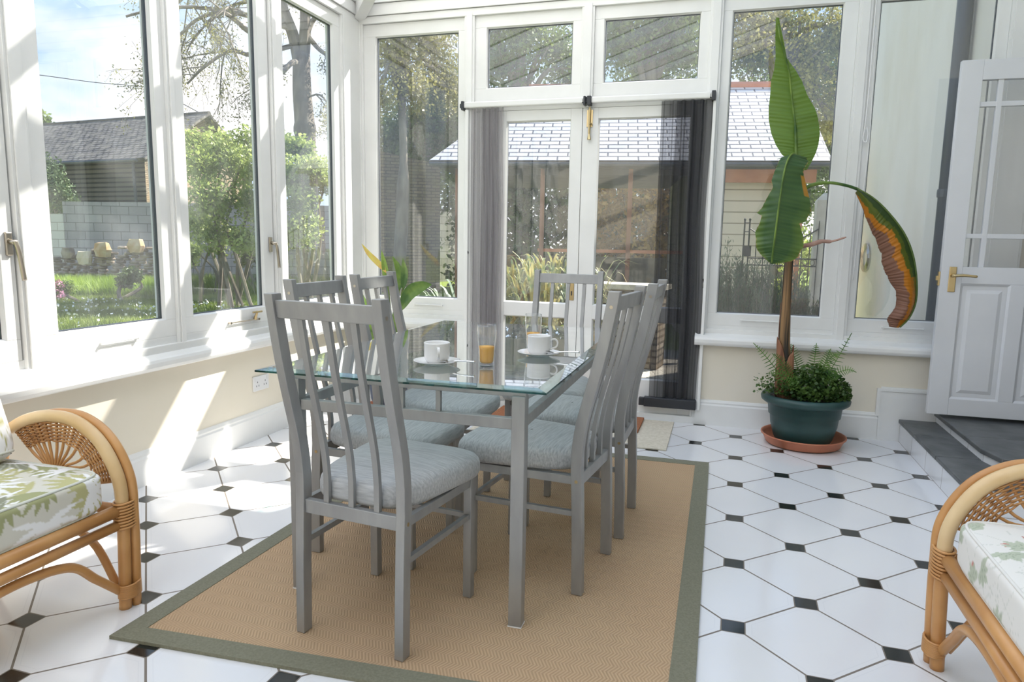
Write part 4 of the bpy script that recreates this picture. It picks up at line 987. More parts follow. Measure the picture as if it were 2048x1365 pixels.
for i in range(N):
    a, b = oo[i], ii[i]; s_ = i/(N-1); row = []
    for j in range(nc):
        t = j/(nc-1); tt = t*(1+.05*e1[i]) if s_ > .12 else t
        x = a.x+(b.x-a.x)*tt; z = a.z+(b.z-a.z)*tt
        y = 4.50 - .05*math.sin(math.pi*t)*(1 if s_ < .9 else .5) + (.004*math.sin(i*1.0+3*e2[i])*t+.006*e1[i]*t if s_ > .2 else 0)
        row.append((x, y, z))
        gw = (.95-1.5*s_ if s_ < .32 else .34 if s_ < .55 else .30-.5*(s_-.55)) + .05*e2[i]
        ow = gw + .24 + .08*e1[i]
        if t < gw*.55: g = (.05, .10, .02) if s_ < .6 else (.22, .17, .02)
        elif t < gw: g = (.13, .17, .02) if s_ < .6 else (.50, .20, .01)
        elif t < ow: g = (.62, .24, .015)
        else:
            q = .5+.25*math.sin(i*1.1+3*t+e1[i]*3)+.25*e2[i]; g = (.25+.10*q, .12+.055*q, .075+.035*q)
        cols.append((*g, 1))
    P.append(row)
lc = part('leaf_blade', MB().grid(P), M['bananaleaf'], bp, world=True, smooth=True, vcol=cols, solid=.0015, label='browning leaf with green and orange rim')
part('leaf_stalk', mb, M['strel'], lc, world=True, smooth=True)
part('midrib', MB().tube([(p.x, 4.497, p.z) for p in o_[::10]], .006, 8), M['leaf_mid'], lc, world=True, smooth=True)
mb = MB(); mb.tube(bez([(.385, 4.46, 1.165), (.428, 4.44, 1.199), (.482, 4.43, 1.213), (.536, 4.43, 1.232), (.59, 4.43, 1.233), (.663, 4.43, 1.258)], 6), [.010]*6+[.013]*6+[.014]*6+[.011]*6+[.006]*6+[.004], 8)
part('dead_leaf', mb, noisy('pinkish_dry_leaf', (.30, .17, .13), (.48, .30, .24), 14, .8, kind='World'), bp, world=True, smooth=True, label='shrivelled pinkish leaf stub')
# fern fronds and small leaves in the tub
def frond(m_, base, tip, arch, w_, n=22, curl=0):
    b, t = Vector(base), Vector(tip); mid = (b+t)/2+Vector((0, 0, arch)); pts = bez([b, b.lerp(mid, .55)+Vector((0, 0, arch*.35)), mid, mid.lerp(t, .55)+Vector((0, 0, arch*.25)), t], n//2)
    m_.tube(pts[::3], .0022, 5)
    for i in range(4, len(pts)-1, 2):
        s_ = i/(len(pts)-1); d = (pts[i+1]-pts[i]).normalized(); side = d.cross(Vector((0.1, -1, .25))).normalized(); L_ = w_*math.sin(math.pi*min(1, s_*1.0+.08))**.7*(1-.35*s_)
        for sg_ in (-1, 1):
            e = pts[i]+side*sg_*L_+d*L_*.25; n_ = d*(.0020+.0016*(1-s_)); m_.add([pts[i]-n_, pts[i].lerp(e, .6)-n_*.9, e, pts[i].lerp(e, .6)+n_*.9, pts[i]+n_], [(0, 1, 2, 3, 4)])
FR = [((.46, 4.42, .30), (.185, 4.36, .640), .02, .055), ((.55, 4.46, .30), (.735, 4.38, .735), -.02, .055), ((.52, 4.40, .30), (.26, 4.22, .47), .06, .045), ((.56, 4.42, .30), (.76, 4.28, .50), .08, .05),
      ((.50, 4.50, .32), (.40, 4.56, .62), .05, .06), ((.55, 4.5, .3), (.56, 4.50, .64), .03, .06), ((.55, 4.46, .32), (.68, 4.40, .58), .08, .05), ((.47, 4.45, .3), (.30, 4.40, .57), .05, .05), ((.58, 4.46, .3), (.65, 4.55, .60), .05, .055)]
for q in FR:
    m_ = MB(); frond(m_, *q); part('fern_frond', m_, M['fern'], bp, world=True)
def leaves(m_, cents, nrm_bias, size, n, rnd, aspect=.6, up=None):
    for k in range(n):
        c_ = Vector(cents(rnd)); a = Vector((rnd.gauss(0, 1), rnd.gauss(0, 1), rnd.gauss(0, 1)+nrm_bias)).normalized()
        u = a.cross(Vector((rnd.gauss(0, 1), rnd.gauss(0, 1), rnd.gauss(0, 1)))).normalized(); v = a.cross(u)*aspect; s_ = size*rnd.uniform(.6, 1.3)
        m_.add([c_-u*s_, c_+v*s_, c_+u*s_, c_-v*s_], [(0, 1, 2, 3)])
def cl(rnd):
    a = rnd.uniform(0, 6.283); rr = .21*math.sqrt(rnd.random()); x = .56+rr*math.cos(a); y = 4.47+rr*math.sin(a)*.8; return (x, y, .30+rnd.random()*.20*(1-(rr/.26)**2)+ .01)
m_ = MB(); leaves(m_, cl, 1.2, .011, 3200, random.Random(4), .85)
def cl2(rnd): 
    a = rnd.uniform(0, 6.283); return (.33+.05*rnd.gauss(0, 1), 4.42+.05*rnd.gauss(0, 1), .33+.05*abs(rnd.gauss(0, 1)))
leaves(m_, cl2, 1.2, .010, 260, random.Random(9), .85)
part('ground_cover', m_, M['clover'], bp, world=True, stuff=True, label='bushy mass of small round leaves')

# corner plant ---------------------------------------------------------
cp = thing('potted_corner_plant', 'paddle-leaved plant in a dark blue pot in the far left corner', 'plant', (-2.20, 4.38, .03))
part('pot', MB().lathe([(0, .02), (.09, .02), (.125, .10), (.14, .22), (.15, .24), (.15, .26), (.135, .26), (.13, .22), (0, .22)], -2.20, 4.38, 40), M['bluepot'], cp, world=True, smooth=True)
part('soil', MB().lathe([(0, .225), (.13, .225)], -2.20, 4.38, 20), M['soil'], cp, world=True)
single('plant_saucer', MB().lathe([(0, .004), (.16, .004), (.185, .04), (.192, .045), (.182, .045), (.160, .019), (0, .019)], -2.20, 4.38, 40), M['terracotta'], 'terracotta saucer under the dark blue pot in the left corner', 'saucer', smooth=True)
def paddle(m_, pts, w_, fold=.25, nrm=(0, -1, .2)):
    pts = bez(pts, 8); n = len(pts); P = []
    for i, p in enumerate(pts):
        d = (pts[min(i+1, n-1)]-pts[max(i-1, 0)]).normalized(); s_ = d.cross(Vector(nrm)).normalized(); nn = s_.cross(d)
        t = i/(n-1); ww = w_*max(.02, math.sin(math.pi*t**.8))**.8
        P.append([p+s_*ww*u+nn*abs(u)*ww*fold for u in np.linspace(-1, 1, 9)])
    m_.grid(P)
Y = 4.36
L_ = [([(-2.10, Y, .72), (-2.02, Y-.02, .84), (-1.93, Y-.03, .89), (-1.85, Y-.04, .91)], .048), ([(-2.19, Y, .86), (-2.21, Y, 1.0), (-2.228, Y-.02, 1.13)], .024), ([(-2.11, Y, .85), (-2.10, Y, .98), (-2.145, Y-.02, 1.09)], .028),
      ([(-2.08, Y, .86), (-2.05, Y-.03, .98), (-2.04, Y-.08, 1.08)], .027), ([(-2.20, Y, .45), (-2.34, Y, .66), (-2.385, Y-.05, .86)], .06), ([(-2.2, Y, .42), (-2.28, Y-.05, .6), (-2.30, Y-.1, .82)], .055), ([(-2.17, Y, .36), (-2.13, Y, .55), (-2.12, Y-.05, .74)], .05), ([(-2.15, Y, .34), (-2.22, Y-.06, .47), (-2.26, Y-.12, .58)], .05)]
for pts, w_ in L_:
    m_ = MB(); paddle(m_, pts, w_); part('leaf', m_, M['strel'], cp, world=True, smooth=True)
m_ = MB(); paddle(m_, [(-2.185, Y, .97), (-2.25, Y, 1.03), (-2.33, Y, 1.10), (-2.388, Y, 1.17)], .020); part('leaf', m_, M['strel_dry'], cp, world=True, smooth=True, label='curled yellow and brown leaf')
m_ = MB()
for tgt in ((-2.10, .74), (-2.19, .88), (-2.11, .87), (-2.08, .88), (-2.20, .46), (-2.17, .38)): m_.tube(bez([(-2.19, 4.38, .22), (-2.165+.3*(tgt[0]+2.165), 4.37, .22+.5*(tgt[1]-.22)), (tgt[0], Y, tgt[1])], 5), .007, 6)
part('stalks', m_, M['leaf_mid'], cp, world=True, smooth=True)

# ================================================================== OUTSIDE
def ground_poly(name, poly, z, m_, label, cat):
    n = len(poly); b = MB(); b.add([(x, y, z) for x, y in poly], [tuple(range(n))]); return struct(name, b, m_, label, cat)
struct('lawn', MB().quad((-70, -40, GZ), (60, -40, GZ), (60, 80, GZ), (-70, 80, GZ)), M['lawn'], 'green lawn around the conservatory', 'lawn')
struct('gravel_path', MB().box(-1.9, 4.5, 5.05, 8.6, GZ-.02, GZ+.015), M['gravel'], 'pale gravel outside the French doors', 'path')

# house the conservatory leans on
HH = 5.3
mb = MB(); mb.box(1.66, 9, 4.86, 7.35, GZ, 6.8); mb.box(1.66, 9, 7.35, 10.0, GZ, HH); mb.box(XR+.15, 9, -6, 4.86, 2.35, 6.8); mb.box(XR+1.0, 9, -6, 4.86, GZ, 2.35)  # unseen upper blocks shaped to keep sun off the rug and left chair
struct('wall_house', mb, M['render'], 'cream rendered outer house wall seen through the right back window', 'wall')
dp = thing('downpipe', 'dark grey plastic downpipe on the cream outer wall', 'pipe', (1.592, 6.15, GZ))
part('pipe', MB().tube([(1.592, 6.15, GZ), (1.592, 6.15, 5.2)], .055, 16), M['greyplastic'], dp, world=True, smooth=True)
for z in (1.62, 3.4): part('collar', MB().tube([(1.592, 6.15, z-.03), (1.592, 6.15, z-.01), (1.592, 6.15, z+.01), (1.592, 6.15, z+.03)], [.062, .064, .064, .062], 16), M['greyplastic'], dp, world=True)

# --- block wall, stone bank, barn
def xy(v): return (v.x, v.y)
a, b, c = at(131, 500, 18), at(420, 500, 18.3), at(700, 500, 19.5)
mb = MB(); mb.wall(xy(b), xy(a), GZ, (2.06, 2.03), -.2); single('block_wall', mb, M['block'], 'grey concrete block garden wall in front of the barn', 'wall', kind='structure')
mb = MB(); mb.wall(xy(c), xy(b), GZ, (2.1, 2.06), -.2); mb.wall(xy(at(1010, 500, 24)), xy(c), GZ, (2.1, 2.1), -.2); single('block_wall', mb, M['block'], 'shaded stretch of block wall behind the leafy shrub', 'wall', kind='structure')
mb = MB(); mb.wall(xy(at(131, 500, 17.98)), xy(at(20, 500, 18.6)), GZ, (1.72, 1.72), -.2); single('block_wall', mb, M['block_sunlit'], 'pale sunlit block wall at the left edge of the garden', 'wall', kind='structure')
# stone bank: individual flat stones laid in rough courses
rr = random.Random(3); mb = MB()
def rock(m_, c_, sx, sy, sz, rnd, ang):
    vs = []; ca, sa = math.cos(ang), math.sin(ang)
    for k in range(3):
        for j in range(8):
            a_ = 2*math.pi*j/8; q = (1 if k == 1 else .78)*rnd.uniform(.82, 1.08); x = sx*math.cos(a_)*q; y = sy*math.sin(a_)*q; vs.append((c_[0]+x*ca-y*sa, c_[1]+x*sa+y*ca, c_[2]+sz*(k-1)*rnd.uniform(.85, 1.1)))
    fs = [(i*8+j, i*8+(j+1) % 8, (i+1)*8+(j+1) % 8, (i+1)*8+j) for i in range(2) for j in range(8)]+[tuple(range(8))[::-1], tuple(range(16, 24))]
    m_.add(vs, fs)
s0, s1_ = at(70, 500, 16.6), at(345, 500, 16.6); dv = (s1_-s0); L_ = math.hypot(dv.x, dv.y); ang = math.atan2(dv.y, dv.x)
for course in range(15):
    s_ = 0
    while s_ < L_:
        ln = rr.uniform(.09, .22); p = s0+dv*((s_+ln)/L_); top = .60+.26*min(1, max(0, (s_/L_)*1.8)); z = GZ+.04+course*.068
        if z < top+rr.uniform(-.05, .08): rock(mb, (p.x+rr.uniform(-.05, .05), p.y, z), ln*.95, .12, .033, rr, ang)
        s_ += 2*ln
M['stoneA'] = noisy('field_stone', (0.16, 0.13, 0.10), (0.42, 0.36, 0.28), 3.0, .95, kind='World', detail=3)
single('dry_stone_bank', mb, M['stoneA'], 'low bank of flat dry-laid stones at the foot of the block wall', 'stone wall', kind='structure')
for i, (px, py, s_, lab) in enumerate(((205, 500, .22, 'orange upright boulder on the stone bank, middle one'), (272, 492, .22, 'orange boulder at the right end of the stone bank'), (170, 516, .20, 'pale flat-faced boulder set in the stone bank'), (136, 506, .16, 'grey boulder at the left of the stone bank'))):
    p = at(px, py, 16.45); m_ = MB(); rock(m_, (p.x, p.y, p.z), s_, .14, s_*.75, rr, ang)
    single('boulder', m_, M['stoneA'] if i == 3 else noisy('ochre_stone_%d' % i, (.50, .30, .14) if i != 2 else (.6, .55, .45), (.62, .50, .34), 4, .95, kind='World'), lab, 'stone', group='boulders on the bank')

cr_ = at(288, 306, 24.0); lf = at(-60, 320, 27.6); rg = at(405, 229, 27.2)
EV = cr_.z; cr2 = Vector((cr_.x, cr_.y)); lf2 = Vector((lf.x, lf.y)); rg2 = Vector((rg.x, rg.y)); bk2 = 2*rg2-cr2; lr2 = rg2+(lf2-cr2); lb2 = bk2+(lf2-cr2)
barn = thing('barn', 'long slate-roofed barn with dark weatherboards behind the block wall', 'building', (cr2.x, cr2.y, GZ))
mb = MB(); mb.wall(lf2, cr2, GZ, EV-.15); part('weatherboard_wall', mb, M['clap_dark'], barn, world=True)
mb = MB(); Lg = (bk2-cr2).length
V3 = lambda p, z: (p.x, p.y, z)
mb.add([V3(cr2, GZ), V3(bk2, GZ), V3(bk2, EV-.1), V3(rg2, rg.z-.12), V3(cr2, EV-.1)], [(0, 1, 2, 3, 4)], None, [[(0, 0), (Lg, 0), (Lg, EV), (Lg/2, rg.z), (0, EV)]]); part('stone_gable', mb, M['rubble'], barn, world=True)
mb = MB(); d_ = (lf2-cr2).normalized()*-.35; Ls = (lf2-cr2).length; Sl = ((rg2-cr2).length**2+(rg.z-EV)**2)**.5; n2 = (cr2-rg2).normalized()*.35
for e2, l2 in ((cr2+n2, lf2+n2), (bk2-n2, lb2-n2)):
    zz = EV-.25
    mb.quad(V3(e2+d_, zz), V3(rg2+d_, rg.z), V3(lr2, rg.z), V3(l2, zz), None, [(0, 0), (0, Sl), (Ls, Sl), (Ls, 0)])
part('slate_roof', mb, M['barnslate'], barn, world=True, solid=.08)
mb = MB().tube([V3(rg2+d_, rg.z+.02), V3(lr2, rg.z+.02)], .09, 8); part('ridge_tiles', mb, M['barnslate'], barn, world=True)
mb = MB().tube([V3(cr2+n2*1.1, EV-.28), V3(lf2+n2*1.1, EV-.28)], .06, 8); mb.tube([V3(cr2+n2*.6-d_*1.0, EV-.3), V3(cr2+n2*.3-d_*1.0, GZ)], .05, 8); part('gutter', mb, M['greyplastic'], barn, world=True)

# --- foliage helpers
def leaf_cloud(centres, radii, n, size, seed, squash=1.0, shell=.35):
    g = np.random.default_rng(seed); centres = np.array(centres, float); radii = np.array(radii, float)
    pk = g.choice(len(centres), n, p=radii**2/np.sum(radii**2)); d = g.normal(size=(n, 3)); d /= np.linalg.norm(d, axis=1)[:, None]
    rad = radii[pk]*(1-shell*g.random(n)**1.2)*g.uniform(.75, 1.08, n); c_ = centres[pk]+d*rad[:, None]*np.array([1, 1, squash])
    return cards(c_, size, g)
def cards(c_, size, g, aspect=.55, droop=None):
    n = len(c_); u = g.normal(size=(n, 3)); u /= np.linalg.norm(u, axis=1)[:, None]
    if droop is not None: u = u*.5+np.array(droop); u /= np.linalg.norm(u, axis=1)[:, None]
    w_ = g.normal(size=(n, 3)); v = np.cross(u, w_); v /= np.linalg.norm(v, axis=1)[:, None]; s_ = size*g.uniform(.6, 1.3, n)[:, None]
    V = np.stack([c_-u*s_, c_+v*s_*aspect, c_+u*s_, c_-v*s_*aspect], axis=1).reshape(-1, 3)
    m_ = MB(); m_.v = [tuple(p) for p in V]; m_.f = [[4*i, 4*i+1, 4*i+2, 4*i+3] for i in range(n)]; m_.m = [0]*n
    return m_
def branches(m_, pts, r0, r1, rnd, depth, ends, spread=.9, droop=-.15, ln=None):
    L = len(pts); rs_ = [r0+(r1-r0)*i/(L-1) for i in range(L)]; m_.tube(pts, rs_, 7 if r0 > .06 else 4)
    if depth == 0:
        ends += [pts[int(k)] for k in np.linspace(L*.3, L-1, 5)]; return
    length = sum((pts[i+1]-pts[i]).length for i in range(L-1)); nb = 4 if depth > 1 else 5
    for k in range(nb):
        f = .3+.7*(k+rnd.random())/nb; i = min(L-2, int(f*(L-1))); p = pts[i]; d = (pts[i+1]-pts[i]).normalized()
        nd_ = (d+Vector((rnd.gauss(0, 1), rnd.gauss(0, 1), rnd.gauss(0, .7)))*spread).normalized(); l = length*rnd.uniform(.38, .6); q = [p]; cur = p.copy()
        for j in range(5):
            nd_ = (nd_+Vector((rnd.gauss(0, .16), rnd.gauss(0, .16), droop+rnd.gauss(0, .12)))).normalized(); cur = cur+nd_*(l/5); q.append(cur.copy())
        branches(m_, q, rs_[i]*.5, rs_[i]*.16+.004, rnd, depth-1, ends, spread, droop)

# --- big sparse tree seen through the left windows
tr = thing('tall_spring_tree', 'tall tree with a thick trunk and sparse new leaves beyond the shrub', 'tree', tuple(Vector((at(609, 500, 20).x, at(609, 500, 20).y, GZ))))
D = 20.0; rnd = random.Random(21)
m_ = MB(); ends = []
trunk = bez([Vector((at(612, 560, D).x, at(612, 560, D).y, GZ)), at(610, 400, D), at(611, 300, D), at(609, 245, D), at(604, 180, D), at(603, 110, D)], 6)
m_.tube(trunk, [.34-.10*i/(len(trunk)-1)+(.03 if 15 < i < 18 else 0) for i in range(len(trunk))], 12)
part('trunk', m_, M['bark'], tr, world=True, smooth=True)
limbs = [([at(604, 150, D), at(588, 75, D), at(562, 0, D), at(540, -120, D+1), at(500, -250, D+2)], .20), ([at(604, 150, D), at(611, 50, D), at(608, -60, D), at(630, -200, D-1)], .20), ([at(600, 130, D), at(585, 125, D-.5), at(560, 150, D-1), at(530, 170, D-1.5)], .10),
         ([at(575, 40, D), at(510, 66, D-1), at(470, 40, D-1.5), at(440, 24, D-2), at(393, 40, D-2), at(360, 70, D-2)], .09), ([at(590, 90, D), at(506, 110, D-1), at(462, 101, D-1), at(410, 133, D-1.5), at(374, 168, D-1.5)], .07),
         ([at(550, -60, D), at(470, -50, D-1), at(400, -30, D-1), at(340, 20, D-1)], .09), ([at(606, 60, D), at(640, 100, D), at(664, 110, D), at(700, 100, D)], .08), ([at(606, 200, D), at(640, 190, D-.5), at(670, 230, D-1)], .04), ([at(560, 0, D), at(500, 0, D+2), at(430, 30, D+3), at(380, 90, D+3)], .07), ([at(612, -30, D), at(670, 0, D), at(720, 40, D)], .09)]
m_ = MB()
for pts, r0 in limbs: branches(m_, bez(pts, 4), r0, r0*.35, rnd, 3, ends, .8, -.14)
part('branches', m_, M['bark'], tr, world=True)
E_ = np.array([tuple(e) for e in ends]); g = np.random.default_rng(5); c_ = E_[g.integers(0, len(E_), 13000)]+g.normal(0, .10, (13000, 3)); part('foliage', cards(c_, .034, g), M['leaf_olive'], tr, world=True, stuff=False)

def shrub(name, lab, cat, cents, rads, n, size, m_leaf, seed, stems=6, group=None, droop=None, shell=.5):
    base = Vector((np.mean([c.x for c in cents]), np.mean([c.y for c in cents]), GZ)); r = thing(name, lab, cat, tuple(base), group=group)
    m_ = MB(); rd = random.Random(seed)
    for i in range(stems):
        t = cents[i % len(cents)]; b = base+Vector((rd.gauss(0, .2), rd.gauss(0, .2), 0)); m_.tube(bez([b, b.lerp(t, .5)+Vector((rd.gauss(0, .15), rd.gauss(0, .15), 0)), t], 5), [.035]*6+[.02]*5, 6)
    part('stems', m_, M['bark'], r, world=True)
    part('foliage', leaf_cloud([tuple(c) for c in cents], rads, n, size, seed, shell=shell), m_leaf, r, world=True)
    return r
D = 12.5
cs = [at(400, 330, D), at(440, 300, D+.4), at(480, 330, D), at(500, 290, D+.5), at(420, 400, D-.3), at(500, 400, D), at(390, 280, D+.4), at(545, 330, D), at(430, 470, D), at(490, 480, D-.2), at(395, 450, D+.2), at(540, 440, D)]
shrub('leafy_shrub', 'bright green leafy shrub in front of the barn gable', 'shrub', cs, [.42, .45, .42, .4, .5, .42, .28, .35, .4, .35, .35, .35], 12000, .040, M['leaf_lime'], 2, 9, shell=.75)
cs = [at(590, 350, D), at(600, 300, D+.3), at(630, 340, D), at(600, 400, D), at(575, 290, D+.2), at(650, 370, D+.3), at(610, 460, D), at(580, 470, D+.2)]
shrub('leafy_shrub', 'bright green shrub at the foot of the tall tree', 'shrub', cs, [.38, .30, .32, .38, .25, .22, .38, .3], 8000, .040, M['leaf_lime'], 3, 6, shell=.75)
D = 19.6; cs = [at(90, 345, D), at(100, 380, D), at(120, 395, D), at(85, 395, D), at(75, 360, D), at(135, 405, D)]
shrub('conifer', 'drooping conifer beside the left end of the barn', 'tree', cs, [.55, .6, .45, .6, .6, .35], 9000, .05, M['leaf_conifer'], 4, 3, shell=.9)
shrub('distant_tree', 'small tree top showing above the left end of the barn roof', 'tree', [at(75, 245, 34), at(60, 235, 34)], [.7, .6], 2500, .10, M['leaf_mid'], 6, 2, shell=.9)
cs = [at(390, 500, 15), at(382, 520, 15)]; shrub('yellow_bush', 'small yellow-green bush by the block wall', 'shrub', cs, [.22, .2], 900, .035, M['leaf_lime'], 8, 3, shell=.9)
cs = [at(498, 505, 16), at(490, 520, 16)]; shrub('yellow_bush', 'yellow flowering bush against the shaded wall', 'shrub', cs, [.25, .25], 900, .035, M['leaf_olive'], 9, 3, shell=.9)
cs = [at(265, 552, 14.2), at(250, 562, 14)]; shrub('dark_bush', 'small dark leafy plant at the edge of the lawn', 'shrub', cs, [.22, .2], 1200, .04, M['leaf_dark'], 10, 3, shell=.9)
cs = [at(110, 575, 13.5), at(135, 575, 13.5), at(95, 590, 13.2)]; r = shrub('flowering_heather', 'low pink-flowering heather at the left of the lawn', 'shrub', cs, [.16, .15, .12], 1500, .025, M['leaf_mid'], 11, 4, shell=.9)
part('blossom', leaf_cloud([tuple(at(118, 573, 13.4)), tuple(at(122, 590, 13.2))], [.13, .08], 260, .022, 12), M['pinkpetal'], r, world=True, stuff=True)

# grass blades
def blades(n, region, h0, h1, wd, seed, z=GZ, lean=.35):
    g = np.random.default_rng(seed); P = region(g, n); h = g.uniform(h0, h1, n); a = g.uniform(0, 2*np.pi, n); side = np.stack([np.cos(a), np.sin(a), 0*a], 1)*wd; ln = g.normal(0, lean, (n, 2))*h[:, None]
    b = np.concatenate([P, np.full((n, 1), z)], 1); tip = b.copy(); tip[:, :2] += ln; tip[:, 2] += h; V = np.stack([b-side, b+side, tip], 1).reshape(-1, 3)
    m_ = MB(); m_.v = [tuple(p) for p in V]; m_.f = [[3*i, 3*i+1, 3*i+2] for i in range(n)]; m_.m = [0]*n; return m_
def wedge(px0, px1, d0, d1):
    A = [at(px0, 500, d0), at(px1, 500, d0), at(px1, 500, d1), at(px0, 500, d1)]; A = np.array([(p.x, p.y) for p in A])
    def f(g, n):
        u = g.random(n)[:, None]; v = g.random(n)[:, None]**.8; return (A[0]*(1-u)+A[1]*u)*(1-v)+(A[3]*(1-u)+A[2]*u)*v
    return f
single('grass', blades(60000, wedge(0, 760, 7.5, 16.5), .03, .09, .006, 31), M['grass'], 'short grass blades of the lawn outside the left windows', 'grass', kind='stuff')
single('tall_grass', blades(12000, wedge(60, 345, 14.6, 16.2), .15, .44, .012, 32), M['tallgrass'], 'tall bright grass along the foot of the stone bank', 'grass', kind='stuff')
single('tall_grass', blades(9000, wedge(345, 700, 15.2, 17.8), .12, .45, .012, 33), M['grass'], 'long grass in front of the shaded block wall', 'grass', kind='stuff')
g = np.random.default_rng(41); W_ = wedge(60, 560, 8.5, 13.5)(g, 420); c_ = np.concatenate([W_, np.full((420, 1), GZ+.07)], 1)
single('daisies', cards(c_, .022, g, .9), M['daisy'], 'scattered white daisies in the lawn', 'flowers', kind='stuff')

# --- summerhouse with slate roof
eR, eL = at(1664, 327, 9.0), at(860, 325, 9.68); eR.z = eL.z = 2.28
u_ = Vector((eR.x-eL.x, eR.y-eL.y, 0)).normalized(); v_ = Vector((-u_.y, u_.x, 0))
RGZ = 3.60; run = 1.85
def sh(a, b, z): p = eL+u_*a+v_*b; return Vector((p.x, p.y, z))
Ltot = (eR-eL).length
hs = thing('summerhouse', 'summerhouse with a sunlit slate roof, cream boarding and brown timber posts', 'building', tuple(sh(Ltot/2, 1.5, GZ)))
q = (run**2+(RGZ-2.28)**2)**.5
mb = MB(); A0, A1, A2, A3 = sh(0, 0, 2.28), sh(Ltot, 0, 2.28), sh(Ltot, run, RGZ), sh(1.15, run, RGZ)
mb.quad(A0, A1, A2, A3, None, [(0, 0), (Ltot, 0), (Ltot, q), (1.15, q)])
B0, B1 = sh(0, 2*run, 2.28), sh(Ltot, 2*run, 2.28); mb.quad(B1, B0, A3, A2, None, [(Ltot, 0), (0, 0), (1.15, q), (Ltot, q)]); mb.add([A0, A3, B0], [(0, 1, 2)], None, [[(0, 0), (run, q), (2*run, 0)]])
part('slate_roof', mb, M['slate_sheen'], hs, world=True, solid=.04)
part('ridge_tiles', MB().tube([A3+Vector((0, 0, .03)), A2+Vector((0, 0, .03))], .06, 8), M['terracotta'], hs, world=True)
mb = MB(); mb.tube([sh(0, -.03, 2.245), sh(Ltot, -.03, 2.245)], .028, 8); part('gutter', mb, M['greyplastic'], hs, world=True)
def obox(m_, a0, a1, b0, b1, z0, z1):
    vs = [sh(a, b, z) for z in (z0, z1) for b in (b0, b1) for a in (a0, a1)]; m_.add(vs, [(0, 2, 3, 1), (4, 5, 7, 6), (0, 1, 5, 4), (1, 3, 7, 5), (3, 2, 6, 7), (2, 0, 4, 6)])
mb = MB(); obox(mb, Ltot-1.75, Ltot-.15, .10, .16, 2.03, 2.20); part('fascia', mb, M['orange_timber'], hs, world=True)
p0, p1 = sh(Ltot-1.75, .3, 0), sh(Ltot-.62, .3, 0); p2, p3 = sh(Ltot-.62, 3.2, 0), sh(Ltot-1.75, 3.2, 0)
mb = MB()
for s_, e_ in ((p0, p1), (p1, p2), (p2, p3), (p3, p0)): mb.wall(xy(s_), xy(e_), GZ, 2.2)
part('boarded_wall', mb, M['clap_cream'], hs, world=True)
for a_, b_, m__ in ((.35, .2, M['timber']), (1.55, .2, M['timber']), (2.75, .2, M['timber']), (.35, 3.4, M['timber']), (1.9, 3.4, M['timber']), (Ltot-.3, .2, M['orange_timber'])):
    mb = MB(); obox(mb, a_-.03, a_+.03, b_-.03, b_+.03, GZ, 2.25); part('post', mb, m__, hs, world=True)
mb = MB(); obox(mb, .3, Ltot-1.75, .17, .25, 2.12, 2.22); obox(mb, .1, Ltot-.1, .1, 3.6, 2.205, 2.235); part('beam_and_shade_board', mb, M['darktimber'], hs, world=True)  # beam darkened and ceiling sheet added to give the shade below the eaves
mb = MB(); obox(mb, 1.5, Ltot-1.8, .18, .23, 1.07, 1.115); part('rail', mb, M['orange_timber'], hs, world=True)
mb = MB(); obox(mb, .25, Ltot-1.75, 3.42, 3.5, GZ, .95); part('low_back_wall', mb, M['stoneA'], hs, world=True)
# picnic bench beyond
pb = thing('picnic_table', 'dark picnic table on the grass behind the summerhouse', 'table', tuple(Vector((at(1265, 560, 15).x, at(1265, 560, 15).y, GZ))))
c0 = Vector(pb.location); 
def pbx(a0, a1, b0, b1, z0, z1):
    m_ = MB(); vs = [c0+u_*a+v_*b+Vector((0, 0, z)) for z in (z0, z1) for b in (b0, b1) for a in (a0, a1)]; m_.add(vs, [(0, 2, 3, 1), (4, 5, 7, 6), (0, 1, 5, 4), (1, 3, 7, 5), (3, 2, 6, 7), (2, 0, 4, 6)]); return m_
part('table_top', pbx(-.8, .8, -.35, .35, .70, .75), M['darktimber'], pb, world=True)
part('bench_seat', pbx(-.8, .8, -.75, -.5, .42, .46), M['darktimber'], pb, world=True); part('bench_seat', pbx(-.8, .8, .5, .75, .42, .46), M['darktimber'], pb, world=True)
for a_ in (-.6, .6):
    for b_ in (-.45, .45): part('leg', pbx(a_-.04, a_+.04, b_-.05, b_+.05, 0, .72), M['darktimber'], pb, world=True)
# low stone planter wall outside the right door
p = at(1180, 600, 7.3); q_ = at(1318, 600, 7.0)
mb = MB(); mb.wall((p.x, p.y), (q_.x, q_.y), GZ, .74, .35); lw = thing('garden_wall', 'low stone garden wall with a flat pale slab top outside the right French door', 'stone wall', (p.x, p.y, GZ)); lw['kind'] = 'structure'
part('stonework', mb, M['rubble'], lw, world=True)
mb = MB(); dd = Vector((q_.x-p.x, q_.y-p.y, 0)).normalized(); nn = Vector((-dd.y, dd.x, 0)); Lw = math.hypot(q_.x-p.x, q_.y-p.y)
vs = [Vector((p.x, p.y, z))+dd*a+nn*b for z in (.74, .79) for b in (-.04, .40) for a in (-.04, Lw+.04)]; mb.add(vs, [(0, 2, 3, 1), (4, 5, 7, 6), (0, 1, 5, 4), (1, 3, 7, 5), (3, 2, 6, 7), (2, 0, 4, 6)]); part('capping_slab', mb, M['stonecap'], lw, world=True)

